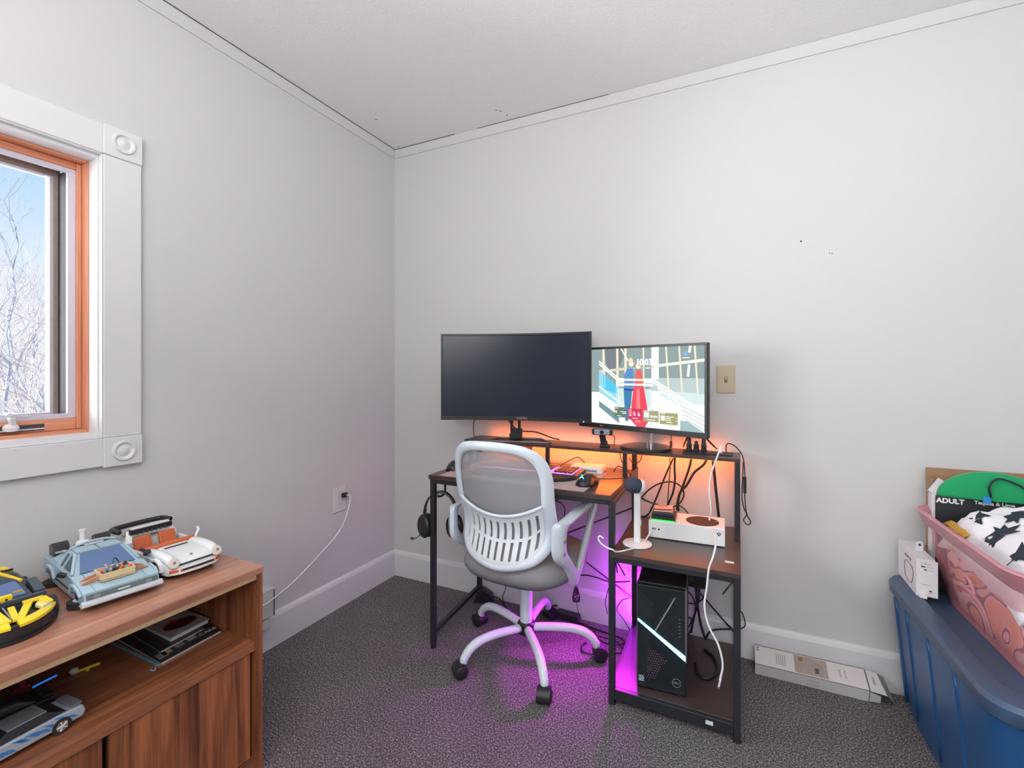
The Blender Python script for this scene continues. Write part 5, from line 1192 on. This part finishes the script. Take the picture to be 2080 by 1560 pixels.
MB().loft(rings).build('green_hat', mat('felt_green', (.0, .30, .10), .8, sheen=.2), cs_, smooth=True)
M_pl = mat('plastic_wrap', (.03, .04, .04), .25)
MB().tube([(2.505, -.146, .765), (2.50, -.150, .800), (2.52, -.150, .826), (2.56, -.150, .815), (2.60, -.150, .79), (2.66, -.15, .765)], .003, 6, 6).build('cord', M_black, cs_, smooth=True)
MB().box(2.375, 2.80, -.1275, -.124, .700, .752).build('title_band', mat('card_black', (.022, .024, .026), .4), cs_)
text('ADULT', .022, (2.412, -.1278, .737), (1, 0, 0), (0, 0, 1), mat('print_white', (.85, .85, .85), .5), cs_, bold=.0008)
text('Tequila & Lime', .016, (2.520, -.1278, .7405), (1, 0, 0), (0, 0, 1), mat('print_white', (.85, .85, .85), .5), cs_, bold=.0003)
MB().box(2.487, 2.506, -.1455, -.142, .745, .766).build('blue_label', mat('label_blue', (.02, .25, .65), .4), cs_)
cbx = thing('cardboard_box', 'brown cardboard box standing against the wall behind the costume package', 'box', (2.58, -.05, ZP+.005))
M_cb = mat('cardboard', (.36, .21, .12), .8, vary=(30, .08))
MB().box(2.378, 2.84, -.032, -.026, ZP+.006, .828).build('back_panel', M_cb, cbx)
MB().box(2.378, 2.382, -.082, -.032, ZP+.006, .800).build('side_panel', M_cb, cbx)
MB().box(2.836, 2.840, -.082, -.032, ZP+.006, .820).build('side_panel', M_cb, cbx)
MB().box(2.378, 2.84, -.086, -.082, ZP+.006, .70).build('front_panel', M_cb, cbx)

# white gadget box
wx = thing('white_gadget_box', 'small white product carton with an open side and hanging tab on the blue tote', 'box', (2.318, -.155, .452), math.radians(0), world=False)
M_wx = mat('carton_bright', (.68, .68, .70), .45)
MB().box(-.024, .024, -.085, .10, 0, .118).build('carton', M_wx, wx, bevel=.001)
MB().loft([[(-.023, -.087, .004), (-.023, -.087, .117), (-.0215, -.087, .117), (-.0215, -.087, .004)], [(.026, -.098, .004), (.026, -.098, .117), (.026, -.0965, .117), (.026, -.0965, .004)]]).build('open_flap', M_wx, wx)
MB().prism([(-.003, .118), (-.001, .146), (.010, .150), (.018, .145), (.017, .118)], .0, .0015, 'y').build('hang_tab', M_wx, wx)
MB().cyl((.008, -.0008, .137), (.008, .0022, .137), .004, 12).build('tab_hole', M_gap, wx)
MB().tube([(-.0245, -.058, .052), (-.0245, -.040, .022), (-.0245, .01, .022), (-.0245, .028, .045), (-.0245, .02, .075), (-.0245, -.03, .078), (-.0245, -.055, .07)], .001, 6, 5, closed=True).build('printed_outline', M_ink, wx)
text('camera kit', .016, (-.0243, -.005, .096), (0, -1, 0), (0, 0, 1), M_ink, wx)
fy = lambda x: -.087-.011*(x+.023)/.049-.0012
for z0, z1, x0, x1 in ((.108, .109, -.014, .002), (.104, .105, -.014, .012), (.094, .098, -.013, -.003), (.096, .097, .0, .018), (.085, .089, -.006, .0), (.086, .087, .004, .016), (.040, .041, -.013, .012), (.020, .025, .006, .012), (.015, .0165, .004, .014)):
    MB().loft([[(x0, fy(x0), z0), (x0, fy(x0), z1), (x0, fy(x0)+.001, z1), (x0, fy(x0)+.001, z0)], [(x1, fy(x1), z0), (x1, fy(x1), z1), (x1, fy(x1)+.001, z1), (x1, fy(x1)+.001, z0)]]).build('fine_print', M_inkl if z1-z0 < .003 else M_ink, wx)
MB().prism([(-.020, -.086), (-.004, -.094), (-.002, -.105), (-.018, -.100)], .0, .010).build('tuck_flap', M_lab, wx)

# ================================================================== OUTDOORS
def bare_tree(loc, h, seed, label, m, spread=.55):
    t = thing('bare_tree', label, 'tree', loc, 0, world=False, group='bare trees outside the window')
    R_ = random.Random(seed); mb = MB(); tw_ = MB()
    def grow(p, d, L_, r, dep):
        q = p+d*L_; mid = p+d*L_*.5+Vector((R_.uniform(-1, 1), R_.uniform(-1, 1), R_.uniform(-1, 1)))*L_*.08
        (mb if dep < 2 else tw_).tube([p, mid, q], [r, r*.85, r*.7], 5 if dep < 2 else 4)
        if dep >= 6 or r < .004: return
        for _ in range(3 if dep < 5 else 2):
            nd = (d+Vector((R_.uniform(-1, 1), R_.uniform(-1, 1), R_.uniform(-.45, .7)))*spread*1.35).normalized()
            grow(q if _ < 2 else mid, nd, L_*R_.uniform(.62, .86), r*.62, dep+1)
    grow(Vector((0, 0, 0)), Vector((0, 0, 1)), h*.28, h*.009, 0)
    mb.build('trunk', m, t); tw_.build('twigs', m, t, kind='stuff')
M_bark = mat('bark_sunlit', (.80, .72, .68), .9); M_bark2 = mat('bark_blue', (.58, .60, .64), .9); M_br3 = mat('bark_tan', (.80, .66, .56), .9)  # strong outdoor light is put into these pale bark colours
gl = structure(MB().box(-60, -3, -30, 60, -3.2, -3.0).build('ground', mat('pale_ground', (.62, .56, .52), .95)))
bare_tree((-7.9, 1.05, -3), 6.2, 5, 'pale bare tree low in the window view', M_bark)
bare_tree((-13.2, 2.7, -3), 8.6, 8, 'greyer bare tree reaching up to the blue sky', M_bark2)
bare_tree((-6.0, .45, -3), 4.6, 12, 'tan bushy bare tree at the bottom of the window view', M_br3)
bare_tree((-18.5, 4.9, -3), 8.6, 21, 'distant pale bare tree on the left of the view', M_bark)

# made-up window boards added around the rear fill light, wall behind stays closed
w2 = structure(MB().box(.85, 2.95, YR, YR+.02, .80, .88).build('rear_fill_frame', M_trim))
for b_ in ((.85, 2.95, 2.12, 2.20), (.85, .93, .88, 2.12), (2.87, 2.95, .88, 2.12), (1.88, 1.92, .88, 2.12)):
    MB().box(b_[0], b_[1], YR, YR+.02, b_[2], b_[3]).build('casing_board', M_trim, w2)
